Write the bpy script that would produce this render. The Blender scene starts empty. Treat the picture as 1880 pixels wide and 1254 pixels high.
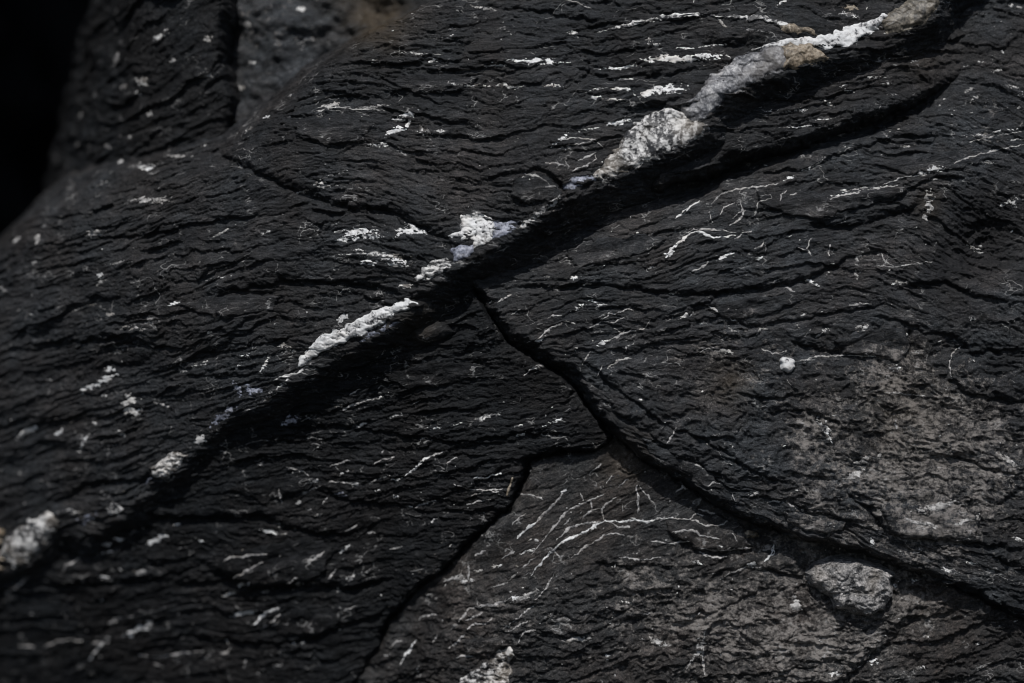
import bpy, math
import numpy as np

# ------------------------------------------------------------------ camera, sky, sun, exposure
SC = bpy.context.scene
COL = SC.collection
S = 0.0005            # metres per unit of the rock face (the face in view is 1880 x 1254 units, 0.94 m wide)
D = 3200.0            # camera distance in the same units
Z0 = 1.0              # height of the middle of the face above the ground
cam_d = bpy.data.cameras.new('camera')
cam = bpy.data.objects.new('camera', cam_d)
COL.objects.link(cam)
cam.location = (0, -D * S, Z0)
cam.rotation_euler = (math.radians(90), 0, 0)
cam_d.sensor_width = 36
cam_d.lens = 36 * D / 1880
cam_d.clip_start = 0.01
cam_d.clip_end = 500
cam_d.dof.use_dof = True
cam_d.dof.focus_distance = (D + 15) * S
cam_d.dof.aperture_fstop = 1.0
SC.camera = cam

SUN = np.array([-0.05, -0.60, 0.80])          # towards the sun
SUN = SUN / np.linalg.norm(SUN)
elev = math.asin(SUN[2])
world = bpy.data.worlds.new('World')
SC.world = world
world.use_nodes = True
wn = world.node_tree
wn.nodes.clear()
sky = wn.nodes.new('ShaderNodeTexSky')
sky.sky_type = 'NISHITA'
sky.sun_disc = False
sky.sun_elevation = elev
sky.sun_rotation = math.atan2(SUN[0], SUN[1])
bg = wn.nodes.new('ShaderNodeBackground')
bg.inputs['Strength'].default_value = 0.09
wo = wn.nodes.new('ShaderNodeOutputWorld')
wn.links.new(sky.outputs[0], bg.inputs[0])
wn.links.new(bg.outputs[0], wo.inputs[0])
sl = bpy.data.lights.new('sun', 'SUN')
sl.energy = 4.6
sl.angle = math.radians(0.53)
sl.color = (1.0, 0.988, 0.975)
so = bpy.data.objects.new('sun', sl)
COL.objects.link(so)
from mathutils import Vector
so.rotation_euler = Vector(SUN).to_track_quat('Z', 'Y').to_euler()
so.location = (-2, -3, 6)
SC.cycles.pixel_filter_type = 'BLACKMAN_HARRIS'
SC.cycles.filter_width = 0.95
SC.view_settings.view_transform = 'Standard'
SC.view_settings.look = 'None'
SC.view_settings.gamma = 1
SC.view_settings.use_curve_mapping = False
SC.view_settings.exposure = -0.5

# ------------------------------------------------------------------ noise
RS = np.random.RandomState(7)
PERM = RS.permutation(4096)
ANG = RS.rand(4096) * 2 * np.pi
GX, GY = np.cos(ANG), np.sin(ANG)


def noise(x, y, seed=0):
    x = x + seed * 37.17
    y = y + seed * 91.73
    xi = np.floor(x).astype(np.int64)
    yi = np.floor(y).astype(np.int64)
    xf = x - xi
    yf = y - yi
    u = xf * xf * xf * (xf * (xf * 6 - 15) + 10)
    v = yf * yf * yf * (yf * (yf * 6 - 15) + 10)

    def g(ix, iy, dx, dy):
        h = PERM[(PERM[ix & 4095] + iy) & 4095]
        return GX[h] * dx + GY[h] * dy
    a = g(xi, yi, xf, yf)
    b = g(xi + 1, yi, xf - 1, yf)
    c = g(xi, yi + 1, xf, yf - 1)
    d = g(xi + 1, yi + 1, xf - 1, yf - 1)
    return 1.5 * ((a + (b - a) * u) * (1 - v) + (c + (d - c) * u) * v)


def fbm(x, y, seed=0, octs=4, gain=0.5):
    r = 0
    a = 1.0
    for k in range(octs):
        r = r + a * noise(x * 2 ** k, y * 2 ** k, seed + 11 * k)
        a *= gain
    return r


def sstep(a, b, x):
    t = np.clip((x - a) / (b - a), 0, 1)
    return t * t * (3 - 2 * t)


def saw(ph, drop=0.14):
    f = ph - np.floor(ph)
    return np.where(f < 1 - drop, (f / (1 - drop)) ** 1.9, (1 - f) / drop)


def soft(x, k):
    return k * np.logaddexp(0, x / k)


# ------------------------------------------------------------------ distances
def sd_poly(poly, x, y):
    """signed distance to a closed outline, positive inside"""
    p = np.array(poly, float)
    q = np.roll(p, -1, 0)
    d2 = np.full(x.shape, 1e18)
    ins = np.zeros(x.shape, bool)
    for (ax, ay), (bx, by) in zip(p, q):
        ex, ey = bx - ax, by - ay
        t = np.clip(((x - ax) * ex + (y - ay) * ey) / (ex * ex + ey * ey + 1e-9), 0, 1)
        d2 = np.minimum(d2, (x - ax - t * ex) ** 2 + (y - ay - t * ey) ** 2)
        if ay != by:
            c = ((ay <= y) & (by > y)) | ((by <= y) & (ay > y))
            ins ^= c & (x < ax + (y - ay) / (by - ay) * ex)
    d = np.sqrt(d2)
    return np.where(ins, d, -d)


def d_line(pts, x, y):
    """distance to an open line, its side (positive = below / right of travel) and the place along it 0..1"""
    p = np.array(pts, float)
    best = np.full(x.shape, 1e18)
    side = np.zeros(x.shape)
    along = np.zeros(x.shape)
    L = np.r_[0, np.cumsum(np.hypot(*np.diff(p, axis=0).T))]
    for i in range(len(p) - 1):
        ax, ay = p[i]
        ex, ey = p[i + 1] - p[i]
        l2 = ex * ex + ey * ey + 1e-9
        t = np.clip(((x - ax) * ex + (y - ay) * ey) / l2, 0, 1)
        d2 = (x - ax - t * ex) ** 2 + (y - ay - t * ey) ** 2
        m = d2 < best
        best = np.where(m, d2, best)
        side = np.where(m, (ex * (y - ay) - ey * (x - ax)), side)
        along = np.where(m, (L[i] + t * math.sqrt(l2)) / L[-1], along)
    return np.sqrt(best), np.sign(side), along


# ------------------------------------------------------------------ the curved face
def base(x, y):
    L = np.maximum(0, (950 - x) / 950)
    T = np.maximum(0, (560 - y) / 560)
    R = np.maximum(0, (x - 1500) / 400)
    L = np.minimum(L, 2.0)
    T = np.minimum(T, 2.0)
    R = np.minimum(R, 2.5)
    return -230 * L ** 2 - 95 * T ** 1.6 - 90 * L * T - 15 * R ** 2 + 0.30 * L * np.clip(627 - y, -900, 700)


def to_world(x, y, h, k):
    return np.stack([S * (x - 940) * k, -S * h, Z0 + S * (627 - y) * k], -1)


def axis(lo, hi, a, b, fine, step):
    """grid line positions from lo to hi: fine between a and b, coarser beyond"""
    out = [np.arange(max(lo, a), min(hi, b), fine)]
    if lo < a:
        n = max(2, int((a - lo) / step))
        out.insert(0, np.linspace(lo, a, n, endpoint=False))
    if hi > b:
        n = max(2, int((hi - b) / step))
        out.append(np.linspace(b, hi, n))
    return np.concatenate(out)


def mesh_from(name, co, quads, mat, attrs=None, smooth=True):
    me = bpy.data.meshes.new(name)
    me.vertices.add(len(co))
    me.vertices.foreach_set('co', np.ascontiguousarray(co, np.float32).ravel())
    nq = len(quads)
    me.loops.add(nq * 4)
    me.loops.foreach_set('vertex_index', np.ascontiguousarray(quads, np.int32).ravel())
    me.polygons.add(nq)
    me.polygons.foreach_set('loop_start', np.arange(nq, dtype=np.int32) * 4)
    if smooth:
        me.polygons.foreach_set('use_smooth', np.ones(nq, bool))
    for k, v in (attrs or {}).items():
        a = me.attributes.new(k, 'FLOAT', 'POINT')
        a.data.foreach_set('value', np.ascontiguousarray(v, np.float32))
    me.update(calc_edges=True)
    me.materials.append(mat)
    return me


def tag(o, label=None, cat=None, group=None, kind=None):
    if label:
        o['label'] = label
    if cat:
        o['category'] = cat
    if group:
        o['group'] = group
    if kind:
        o['kind'] = kind
    return o


def grid_mesh(name, X, Y, co, keep, mat, attrs=None, origin=None):
    ny, nx = X.shape
    kq = keep[:-1, :-1] & keep[1:, :-1] & keep[:-1, 1:] & keep[1:, 1:]
    idx = np.arange(ny * nx).reshape(ny, nx)
    q = np.stack([idx[:-1, :-1][kq], idx[1:, :-1][kq], idx[1:, 1:][kq], idx[:-1, 1:][kq]], -1)
    used = np.unique(q)
    remap = np.zeros(ny * nx, np.int64)
    remap[used] = np.arange(len(used))
    c = co.reshape(-1, 3)[used]
    if origin is None:
        origin = c.mean(0)
    at = {k: v.ravel()[used] for k, v in (attrs or {}).items()}
    me = mesh_from(name, c - origin, remap[q], mat, at)
    o = bpy.data.objects.new(name, me)
    o.location = origin
    COL.objects.link(o)
    return o


# ------------------------------------------------------------------ materials
def new_mat(name):
    m = bpy.data.materials.new(name)
    m.use_nodes = True
    nt = m.node_tree
    nt.nodes.clear()
    out = nt.nodes.new('ShaderNodeOutputMaterial')
    p = nt.nodes.new('ShaderNodeBsdfPrincipled')
    nt.links.new(p.outputs[0], out.inputs[0])
    return m, nt, p


def N(nt, kind, **kw):
    n = nt.nodes.new(kind)
    for k, v in kw.items():
        if k in n.inputs:
            n.inputs[k].default_value = v
        else:
            setattr(n, k, v)
    return n


def ramp(nt, src, stops):
    r = nt.nodes.new('ShaderNodeValToRGB')
    el = r.color_ramp.elements
    while len(el) < len(stops):
        el.new(0.5)
    for e, (p, c) in zip(el, stops):
        e.position = p
        e.color = (*c, 1) if len(c) == 3 else c
    nt.links.new(src, r.inputs[0])
    return r


def g3(v, t=(1, 1, 1)):
    return (v * t[0], v * t[1], v * t[2])


def mixc(nt, fac, a, b):
    m = nt.nodes.new('ShaderNodeMix')
    m.data_type = 'RGBA'
    nt.links.new(fac, m.inputs[0]) if not isinstance(fac, float) else m.inputs[0].__setattr__('default_value', fac)
    for s, i in ((a, 6), (b, 7)):
        if isinstance(s, tuple):
            m.inputs[i].default_value = (*s, 1)
        else:
            nt.links.new(s, m.inputs[i])
    return m.outputs[2]


def math_n(nt, op, a, b=None):
    m = nt.nodes.new('ShaderNodeMath')
    m.operation = op
    for i, s in enumerate((a, b)):
        if s is None:
            continue
        if isinstance(s, (int, float)):
            m.inputs[i].default_value = s
        else:
            nt.links.new(s, m.inputs[i])
    return m.outputs[0]


def slate_mat(name, lo, hi, tint, tilt=0.0, rough=0.60, pale_amt=1.0, spec=0.21):
    m, nt, p = new_mat(name)
    tc = N(nt, 'ShaderNodeTexCoord')
    mp = N(nt, 'ShaderNodeMapping')
    mp.inputs['Rotation'].default_value = (0, tilt, 0)
    nt.links.new(tc.outputs['Object'], mp.inputs[0])
    mp2 = N(nt, 'ShaderNodeMapping')
    mp2.inputs['Scale'].default_value = (0.3, 1, 1)
    nt.links.new(mp.outputs[0], mp2.inputs[0])
    n1 = N(nt, 'ShaderNodeTexNoise', Scale=9.0, Detail=6.0, Roughness=0.6)
    n2 = N(nt, 'ShaderNodeTexNoise', Scale=140.0, Detail=6.0, Roughness=0.7)
    n3 = N(nt, 'ShaderNodeTexNoise', Scale=900.0, Detail=3.0, Roughness=0.6)
    nt.links.new(mp2.outputs[0], n1.inputs[0])
    nt.links.new(mp2.outputs[0], n2.inputs[0])
    nt.links.new(tc.outputs['Object'], n3.inputs[0])
    s = math_n(nt, 'ADD', math_n(nt, 'MULTIPLY', n1.outputs[0], 0.4), math_n(nt, 'MULTIPLY', n2.outputs[0], 0.6))
    t1 = tint
    t2 = (tint[0] * 1.05, tint[1] * 0.99, tint[2] * 0.98)
    c = ramp(nt, s, [(0.34, g3(lo, t1)), (0.66, g3(hi, t2))]).outputs[0]
    st = N(nt, 'ShaderNodeTexNoise', Scale=420.0, Detail=4.0, Roughness=0.7)
    mp3 = N(nt, 'ShaderNodeMapping')
    mp3.inputs['Scale'].default_value = (0.22, 1, 1)
    nt.links.new(mp.outputs[0], mp3.inputs[0])
    nt.links.new(mp3.outputs[0], st.inputs[0])
    gr = math_n(nt, 'ADD', math_n(nt, 'MULTIPLY', st.outputs[0], 0.5), math_n(nt, 'MULTIPLY', n3.outputs[0], 0.5))
    gm = ramp(nt, gr, [(0.36, (0.35, 0.36, 0.38)), (0.50, (0.95, 0.95, 0.95)), (0.64, (2.8, 2.65, 2.55))]).outputs[0]
    mg = nt.nodes.new('ShaderNodeMix')
    mg.data_type = 'RGBA'
    mg.blend_type = 'MULTIPLY'
    mg.inputs[0].default_value = 1.0
    nt.links.new(c, mg.inputs[6])
    nt.links.new(gm, mg.inputs[7])
    c = mg.outputs[2]
    dk = N(nt, 'ShaderNodeTexNoise', Scale=34.0, Detail=6.0, Roughness=0.7)
    nt.links.new(mp2.outputs[0], dk.inputs[0])
    dm = ramp(nt, dk.outputs[0], [(0.36, (0.45, 0.45, 0.47)), (0.60, (1, 1, 1))]).outputs[0]
    mm = nt.nodes.new('ShaderNodeMix')
    mm.data_type = 'RGBA'
    mm.blend_type = 'MULTIPLY'
    mm.inputs[0].default_value = 1.0
    nt.links.new(c, mm.inputs[6])
    nt.links.new(dm, mm.inputs[7])
    c = mm.outputs[2]
    hu = N(nt, 'ShaderNodeTexNoise', Scale=13.0, Detail=5.0, Roughness=0.65)
    nt.links.new(tc.outputs['Object'], hu.inputs[0])
    ht = ramp(nt, hu.outputs[0], [(0.40, (0.91, 1.0, 1.06)), (0.62, (1.06, 0.99, 0.94))]).outputs[0]
    mh2 = nt.nodes.new('ShaderNodeMix')
    mh2.data_type = 'RGBA'
    mh2.blend_type = 'MULTIPLY'
    mh2.inputs[0].default_value = 1.0
    nt.links.new(c, mh2.inputs[6])
    nt.links.new(ht, mh2.inputs[7])
    c = mh2.outputs[2]
    # pale mineral dust that clings in patches
    at = N(nt, 'ShaderNodeAttribute', attribute_name='pale')
    n4 = N(nt, 'ShaderNodeTexNoise', Scale=210.0, Detail=7.0, Roughness=0.75)
    nt.links.new(tc.outputs['Object'], n4.inputs[0])
    n5 = N(nt, 'ShaderNodeTexNoise', Scale=45.0, Detail=5.0, Roughness=0.65)
    nt.links.new(tc.outputs['Object'], n5.inputs[0])
    q = math_n(nt, 'ADD', math_n(nt, 'MULTIPLY', n4.outputs[0], 0.62), math_n(nt, 'MULTIPLY', n5.outputs[0], 0.38))
    q = math_n(nt, 'ADD', q, math_n(nt, 'MULTIPLY', at.outputs['Fac'], 0.115 * pale_amt))
    pm = ramp(nt, q, [(0.615, (0, 0, 0)), (0.71, (1, 1, 1))]).outputs[0]
    c = mixc(nt, pm, c, (0.20, 0.182, 0.168))
    # hair-thin pale threads
    for k, (sc, wd) in enumerate(((26.0, 0.007), (47.0, 0.009))):
        nh = N(nt, 'ShaderNodeTexNoise', Scale=sc, Detail=3.0, Roughness=0.55)
        mh = N(nt, 'ShaderNodeMapping')
        mh.inputs['Location'].default_value = (3.1 + k, 1.7, 0.4)
        mh.inputs['Rotation'].default_value = (0, tilt + 0.35, 0)
        mh.inputs['Scale'].default_value = (0.55, 1, 1)
        nt.links.new(tc.outputs['Object'], mh.inputs[0])
        nt.links.new(mh.outputs[0], nh.inputs[0])
        dist = math_n(nt, 'ABSOLUTE', math_n(nt, 'SUBTRACT', nh.outputs[0], 0.5))
        ln = ramp(nt, dist, [(0.0, (1, 1, 1)), (wd, (0, 0, 0))]).outputs[0]
        bk_ = ramp(nt, n5.outputs[0], [(0.54, (0, 0, 0)), (0.62, (1, 1, 1))]).outputs[0]
        c = mixc(nt, math_n(nt, 'MULTIPLY', math_n(nt, 'MULTIPLY', ln, bk_), 0.75 * min(1, pale_amt)), c, (0.36, 0.35, 0.34))
    # scattered needle-fine pale grains
    pg = ramp(nt, n3.outputs[0], [(0.66, (0, 0, 0)), (0.76, (1, 1, 1))]).outputs[0]
    pg2 = math_n(nt, 'MULTIPLY', pg, math_n(nt, 'ADD', 0.15, math_n(nt, 'MULTIPLY', at.outputs['Fac'], 0.25)))
    c = mixc(nt, pg2, c, (0.30, 0.28, 0.27))
    # rust / ochre bloom
    ab = N(nt, 'ShaderNodeAttribute', attribute_name='rust')
    rm = math_n(nt, 'MULTIPLY', ab.outputs['Fac'], n5.outputs[0])
    c = mixc(nt, rm, c, (0.085, 0.060, 0.032))
    # wet dark stain
    aw = N(nt, 'ShaderNodeAttribute', attribute_name='stain')
    c = mixc(nt, math_n(nt, 'MULTIPLY', aw.outputs['Fac'], 0.8), c, (0.009, 0.009, 0.010))
    nt.links.new(c, p.inputs['Base Color'])
    rr = math_n(nt, 'ADD', rough - 0.12, math_n(nt, 'MULTIPLY', n2.outputs[0], 0.24))
    nt.links.new(rr, p.inputs['Roughness'])
    p.inputs['Specular IOR Level'].default_value = spec
    b0 = N(nt, 'ShaderNodeBump', Strength=1.0, Distance=0.0018)
    nt.links.new(st.outputs[0], b0.inputs['Height'])
    b1 = N(nt, 'ShaderNodeBump', Strength=0.9, Distance=0.0022)
    nt.links.new(n2.outputs[0], b1.inputs['Height'])
    nt.links.new(b0.outputs[0], b1.inputs['Normal'])
    b2 = N(nt, 'ShaderNodeBump', Strength=0.8, Distance=0.0007)
    nt.links.new(n3.outputs[0], b2.inputs['Height'])
    nt.links.new(b1.outputs[0], b2.inputs['Normal'])
    nt.links.new(b2.outputs[0], p.inputs['Normal'])
    return m


def quartz_mat(name, white, mid, dark, t_dark, t_white, scale=60.0, rough=0.5):
    m, nt, p = new_mat(name)
    tc = N(nt, 'ShaderNodeTexCoord')
    oi = N(nt, 'ShaderNodeObjectInfo')
    va = N(nt, 'ShaderNodeVectorMath', operation='ADD')
    nt.links.new(tc.outputs['Object'], va.inputs[0])
    cb = N(nt, 'ShaderNodeCombineXYZ')
    nt.links.new(math_n(nt, 'MULTIPLY', oi.outputs['Random'], 9.0), cb.inputs[1])
    nt.links.new(cb.outputs[0], va.inputs[1])
    n1 = N(nt, 'ShaderNodeTexNoise', Scale=scale, Detail=8.0, Roughness=0.62, Distortion=1.2)
    n2 = N(nt, 'ShaderNodeTexNoise', Scale=scale * 6, Detail=5.0, Roughness=0.7)
    n3 = N(nt, 'ShaderNodeTexNoise', Scale=scale * 0.45, Detail=3.0)
    for n in (n1, n2, n3):
        nt.links.new(va.outputs[0], n.inputs[0])
    s = math_n(nt, 'ADD', math_n(nt, 'MULTIPLY', n1.outputs[0], 0.55), math_n(nt, 'MULTIPLY', n2.outputs[0], 0.45))
    c = ramp(nt, s, [(t_dark, dark), ((t_dark + t_white) / 2, mid), (t_white, white)]).outputs[0]
    wm = ramp(nt, n3.outputs[0], [(0.52, (0, 0, 0)), (0.68, (1, 1, 1))]).outputs[0]
    c2 = mixc(nt, math_n(nt, 'MULTIPLY', wm, 0.35), c, (mid[0] * 1.15, mid[1] * 1.02, mid[2] * 0.85))
    nt.links.new(c2, p.inputs['Base Color'])
    p.inputs['Roughness'].default_value = rough
    p.inputs['Specular IOR Level'].default_value = 0.4
    b1 = N(nt, 'ShaderNodeBump', Strength=0.5, Distance=0.0006)
    n4 = N(nt, 'ShaderNodeTexNoise', Scale=520.0, Detail=5.0, Roughness=0.6)
    nt.links.new(va.outputs[0], n4.inputs[0])
    nt.links.new(n4.outputs[0], b1.inputs['Height'])
    nt.links.new(b1.outputs[0], p.inputs['Normal'])
    return m


WARM = (0.94, 1.0, 1.05)
COOL = (0.92, 1.0, 1.08)
M_UP = slate_mat('slate_upper', 0.010, 0.043, (0.95, 1.0, 1.045), 0.02)
M_RT = slate_mat('slate_right', 0.013, 0.055, WARM, 0.2)
M_LL = slate_mat('slate_lower', 0.006, 0.020, COOL, 0.2, spec=0.16)
M_TR = slate_mat('slate_veined', 0.015, 0.060, (1.02, 1.0, 0.97), 0.5)
M_LG = slate_mat('slate_ledge', 0.009, 0.038, WARM, 0.25)
M_BK = slate_mat('slate_far_shaded', 0.005, 0.017, COOL, 0.3)  # albedo lowered so the back block looks shadowed
M_BO = slate_mat('boulder_grey', 0.015, 0.062, (0.92, 1.0, 1.06), 0.4)
M_CL = slate_mat('cliff_shaded', 0.005, 0.012, COOL, 0.0, pale_amt=0)  # near-black colour deepens the shade of the cleft and cracks
M_QW = quartz_mat('quartz_white', (0.64, 0.635, 0.625), (0.50, 0.49, 0.48), (0.07, 0.07, 0.075), 0.40, 0.51)
M_QM = quartz_mat('quartz_mottled', (0.60, 0.585, 0.565), (0.34, 0.33, 0.32), (0.018, 0.018, 0.02), 0.465, 0.545, 42)
M_QB = quartz_mat('quartz_shaded', (0.42, 0.43, 0.49), (0.18, 0.19, 0.235), (0.03, 0.032, 0.04), 0.40, 0.62, 80)  # quartz in shade: the bluish shadow tone is put into the colour
M_QT = quartz_mat('quartz_tan', (0.42, 0.36, 0.285), (0.20, 0.16, 0.115), (0.03, 0.027, 0.022), 0.41, 0.60, 80)
M_QD = quartz_mat('quartz_dark', (0.52, 0.51, 0.50), (0.16, 0.16, 0.17), (0.02, 0.021, 0.025), 0.43, 0.63, 55)
M_QL = quartz_mat('quartz_crust', (0.26, 0.23, 0.185), (0.115, 0.10, 0.08), (0.025, 0.023, 0.02), 0.40, 0.64, 85)
M_QF = quartz_mat('quartz_faint', (0.50, 0.48, 0.46), (0.24, 0.23, 0.22), (0.03, 0.03, 0.03), 0.38, 0.60, 90)
M_QH = quartz_mat('quartz_thread', (0.42, 0.40, 0.385), (0.25, 0.24, 0.235), (0.06, 0.06, 0.06), 0.38, 0.56, 120)
M_ST2 = quartz_mat('stone_speckled', (0.46, 0.43, 0.41), (0.18, 0.172, 0.166), (0.022, 0.022, 0.024), 0.41, 0.62, 90, 0.6)


# ------------------------------------------------------------------ slabs of rock
PALE = [(1600, 790, 210, 0.9), (1730, 930, 130, 1.2), (1500, 800, 60, 1.0), (1800, 800, 120, 0.9), (1350, 640, 90, 0.6),
        (1640, 680, 60, 0.7), (1250, 1150, 170, 0.8), (940, 1160, 130, 0.7), (1420, 1150, 160, 1.0), (1560, 1220, 130, 1.0),
        (1700, 1120, 70, 0.8), (1180, 1100, 70, 0.6), (1150, 850, 40, 0.9), (1290, 700, 60, 0.5), (1480, 950, 60, 0.7),
        (1830, 250, 90, 0.5), (830, 1080, 70, 0.5), (1000, 900, 60, 0.5), (1100, 760, 90, 0.2), (500, 40, 90, 0.7)]
RUST = [(1690, 110, 40, 0.2), (1705, 380, 26, 0.5), (1150, 850, 40, 0.5), (1660, 760, 90, 0.4),
        (680, 10, 70, 0.8), (770, 600, 40, 0.3), (1340, 700, 40, 0.5), (700, 40, 40, 0.6)]
STAIN = [(1790, 430, 80, 1.0), (1850, 400, 60, 0.9), (1740, 500, 50, 0.7), (1850, 720, 45, 0.5), (1480, 720, 40, 0.4)]


def blobs(lst, x, y):
    r = 0
    for cx, cy, rad, a in lst:
        r = r + a * np.exp(-((x - cx) ** 2 + (y - cy) ** 2) / (rad * rad))
    return r


def plates(x, y, seed):
    """angular broken plates: a flat face in every cell, each at its own level and tilt, with sharp steps between"""
    xi = np.floor(x).astype(np.int64)
    yi = np.floor(y).astype(np.int64)
    best = np.full(x.shape, 1e9)
    bid = np.zeros(x.shape, np.int64)
    bx = np.zeros(x.shape)
    by = np.zeros(x.shape)
    for dx in (-1, 0, 1):
        for dy in (-1, 0, 1):
            cx, cy = xi + dx, yi + dy
            h = PERM[(PERM[(cx + 131 * seed) & 4095] + cy) & 4095]
            px = cx + (h & 63) / 63.0
            py = cy + ((h >> 6) & 63) / 63.0
            d = np.abs(x - px) + 1.0 * np.abs(y - py) + 0.35 * np.maximum(np.abs(x - px), np.abs(y - py))
            m = d < best
            best = np.where(m, d, best)
            bid = np.where(m, h, bid)
            bx = np.where(m, x - px, bx)
            by = np.where(m, y - py, by)
    r = PERM[(bid * 7 + 13) & 4095]
    return (r & 255) / 255.0 - 0.5 + by * (0.25 + 0.75 * ((bid & 31) / 31.0)) + bx * (((bid >> 5) & 31) / 31.0 - 0.5) * 0.6


def layers(x, y, ang, seed, amps, rough=1.0, warp=1.0, bend=0.0, chips=1.0):
    """broken, wavy sheets of slate: each rises towards its lower edge and drops away there"""
    ca, sa = np.cos(ang), np.sin(ang)
    s = x * ca - y * sa
    t = x * sa + y * ca + bend
    t = t + warp * (26 * noise(s / 420, t / 260, seed) + 12 * noise(s / 150, t / 90, seed + 1) + 4 * noise(s / 40, t / 30, seed + 2))
    h = 0
    for k, (per, amp) in enumerate(amps):
        wob = 0.95 * noise(s / (per * 7.5), t / (per * 1.9), seed + 5 + k) + 0.55 * noise(s / (per * 3.2), t / (per * 0.9), seed + 15 + k) \
            + 0.20 * noise(s / (per * 0.9), t / (per * 0.5), seed + 75 + k) + 0.09 * noise(s / (per * 0.3), t / (per * 0.2), seed + 85 + k)
        ph = t / per + wob
        cut = noise(s / (per * 4.2), t / (per * 0.9), seed + 25 + k) + 0.5 * noise(s / (per * 12), t / (per * 5), seed + 35 + k)
        m = sstep(-0.22, 0.26, cut) * (0.25 + 1.05 * sstep(-0.45, 0.5, noise(s / 210, t / 90, seed + 45 + k)))
        h = h + amp * m * (saw(ph, max(0.06, min(0.3, 1.5 / per))) - 0.5)
    sw = s + 9 * noise(s / 30, t / 22, seed + 91) + 3 * noise(s / 9, t / 7, seed + 92)
    tw = t + 4 * noise(s / 34, t / 18, seed + 93) + 1.5 * noise(s / 9, t / 6, seed + 94)
    vis = sstep(-0.5, 0.35, noise(s / 190, t / 110, seed + 95))
    h = h * (1 - 0.28 * chips) + chips * (4.6 * (0.4 + 0.6 * vis) * plates(sw / 88, tw / 19, seed + 1) + 3.0 * vis * plates(sw / 36, tw / 9.5, seed + 2)
                                        + 1.7 * plates(sw / 15, tw / 5.5, seed + 3))
    rg = 1 - np.abs(noise(s / 24, t / 4.2, seed + 58))
    pit = sstep(0.25, 0.6, noise(s / 9, t / 5, seed + 60)) * sstep(-0.1, 0.4, noise(s / 120, t / 70, seed + 61))
    h = h + rough * (2.2 * noise(s / 70, t / 24, seed + 55) + 1.2 * noise(s / 28, t / 9, seed + 56) + 0.6 * noise(s / 10, t / 4, seed + 57)
                     + 1.3 * rg + 0.65 * noise(s / 4.0, t / 2.8, seed + 59) - 1.6 * pit)
    return h


def crust(x, y, seed):
    """knobbly, broken crust"""
    u = x + 10 * noise(x / 40, y / 40, seed + 7)
    v = y + 10 * noise(x / 40, y / 40, seed + 8)
    return 8 * noise(x / 90, y / 70, seed) - 11 * np.abs(noise(u / 58, v / 40, seed + 1)) - 8 * np.abs(noise(u / 27, v / 19, seed + 2)) \
        - 4.5 * np.abs(noise(u / 12, v / 9, seed + 3)) - 2.2 * np.abs(noise(x / 5.5, y / 4.5, seed + 4)) + 6


def grooves(x, y, h, lst):
    for pts, w, dep, step in lst:
        if dep < 30:
            w, dep, step = w * 0.85, dep * 0.65, step * 0.8
        p = np.array(pts, float)
        r = 120
        m = (x > p[:, 0].min() - r) & (x < p[:, 0].max() + r) & (y > p[:, 1].min() - r) & (y < p[:, 1].max() + r)
        xs, ys = x[m], y[m]
        xw = xs + 5 * noise(xs / 22, ys / 22, 3) + 2 * noise(xs / 8, ys / 8, 4)
        yw = ys + 5 * noise(xs / 22, ys / 22, 5) + 2 * noise(xs / 8, ys / 8, 6)
        d, sd, al = d_line(pts, xw, yw)
        end = np.minimum(1, 6 * np.minimum(al, 1 - al) + 0.15)
        gv = -dep * np.exp(-(d / w) ** 2) * end
        # the side above the line stands proud and fades back over a hand's breadth
        gv = gv + step * end * np.where(sd < 0, np.exp(-d / 55), -0.35 * np.exp(-d / 40)) * sstep(0, 3, d)
        h[m] += gv
    return h


SLABS = {}


class Slab:
    pass


def slab(key, name, poly, hfun, mat, slope=2.2, edge=6, ragged=1.0, reach=70, fine=1.8, off=0.0, extra=None):
    p = np.array(poly, float)
    lo, hi = p.min(0) - 80, p.max(0) + 80
    xs = axis(lo[0], hi[0], -30, 1910, fine, 16)
    ys = axis(lo[1], hi[1], -30, 1284, fine, 16)
    X, Y = np.meshgrid(xs, ys)
    sd = sd_poly(poly, X, Y)
    sd = sd + ragged * (7 * noise(X / 60, Y / 45, 61) + 4.5 * noise(X / 21, Y / 16, 62) + 2 * noise(X / 8, Y / 7, 63))
    keep = sd > -reach
    H = np.full(X.shape, 0.0)
    Bk = base(X, Y) + off
    H[keep] = Bk[keep] + hfun(X[keep], Y[keep])
    H -= (slope(X, Y) if callable(slope) else slope) * soft(-sd, edge(X, Y) if callable(edge) else edge)
    o = SLABS[key] = Slab()
    o.xs, o.ys, o.H, o.off = xs, ys, H, off
    k = (D - Bk) / D
    at = {'pale': np.clip(blobs(PALE, X, Y), 0, 1.4), 'rust': np.clip(blobs(RUST, X, Y), 0, 1), 'stain': np.clip(blobs(STAIN, X, Y), 0, 1)}
    if extra:
        at.update(extra(X, Y))
    o.ob = grid_mesh(name, X, Y, to_world(X, Y, H, k), keep, mat, at)
    return o.ob


def height_on(sl, x, y):
    """height of a slab's surface at the given places (bilinear)"""
    i = np.clip(np.searchsorted(sl.xs, x) - 1, 0, len(sl.xs) - 2)
    j = np.clip(np.searchsorted(sl.ys, y) - 1, 0, len(sl.ys) - 2)
    u = np.clip((x - sl.xs[i]) / (sl.xs[i + 1] - sl.xs[i]), 0, 1)
    v = np.clip((y - sl.ys[j]) / (sl.ys[j + 1] - sl.ys[j]), 0, 1)
    H = sl.H
    return (H[j, i] * (1 - u) + H[j, i + 1] * u) * (1 - v) + (H[j + 1, i] * (1 - u) + H[j + 1, i + 1] * u) * v


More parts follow.
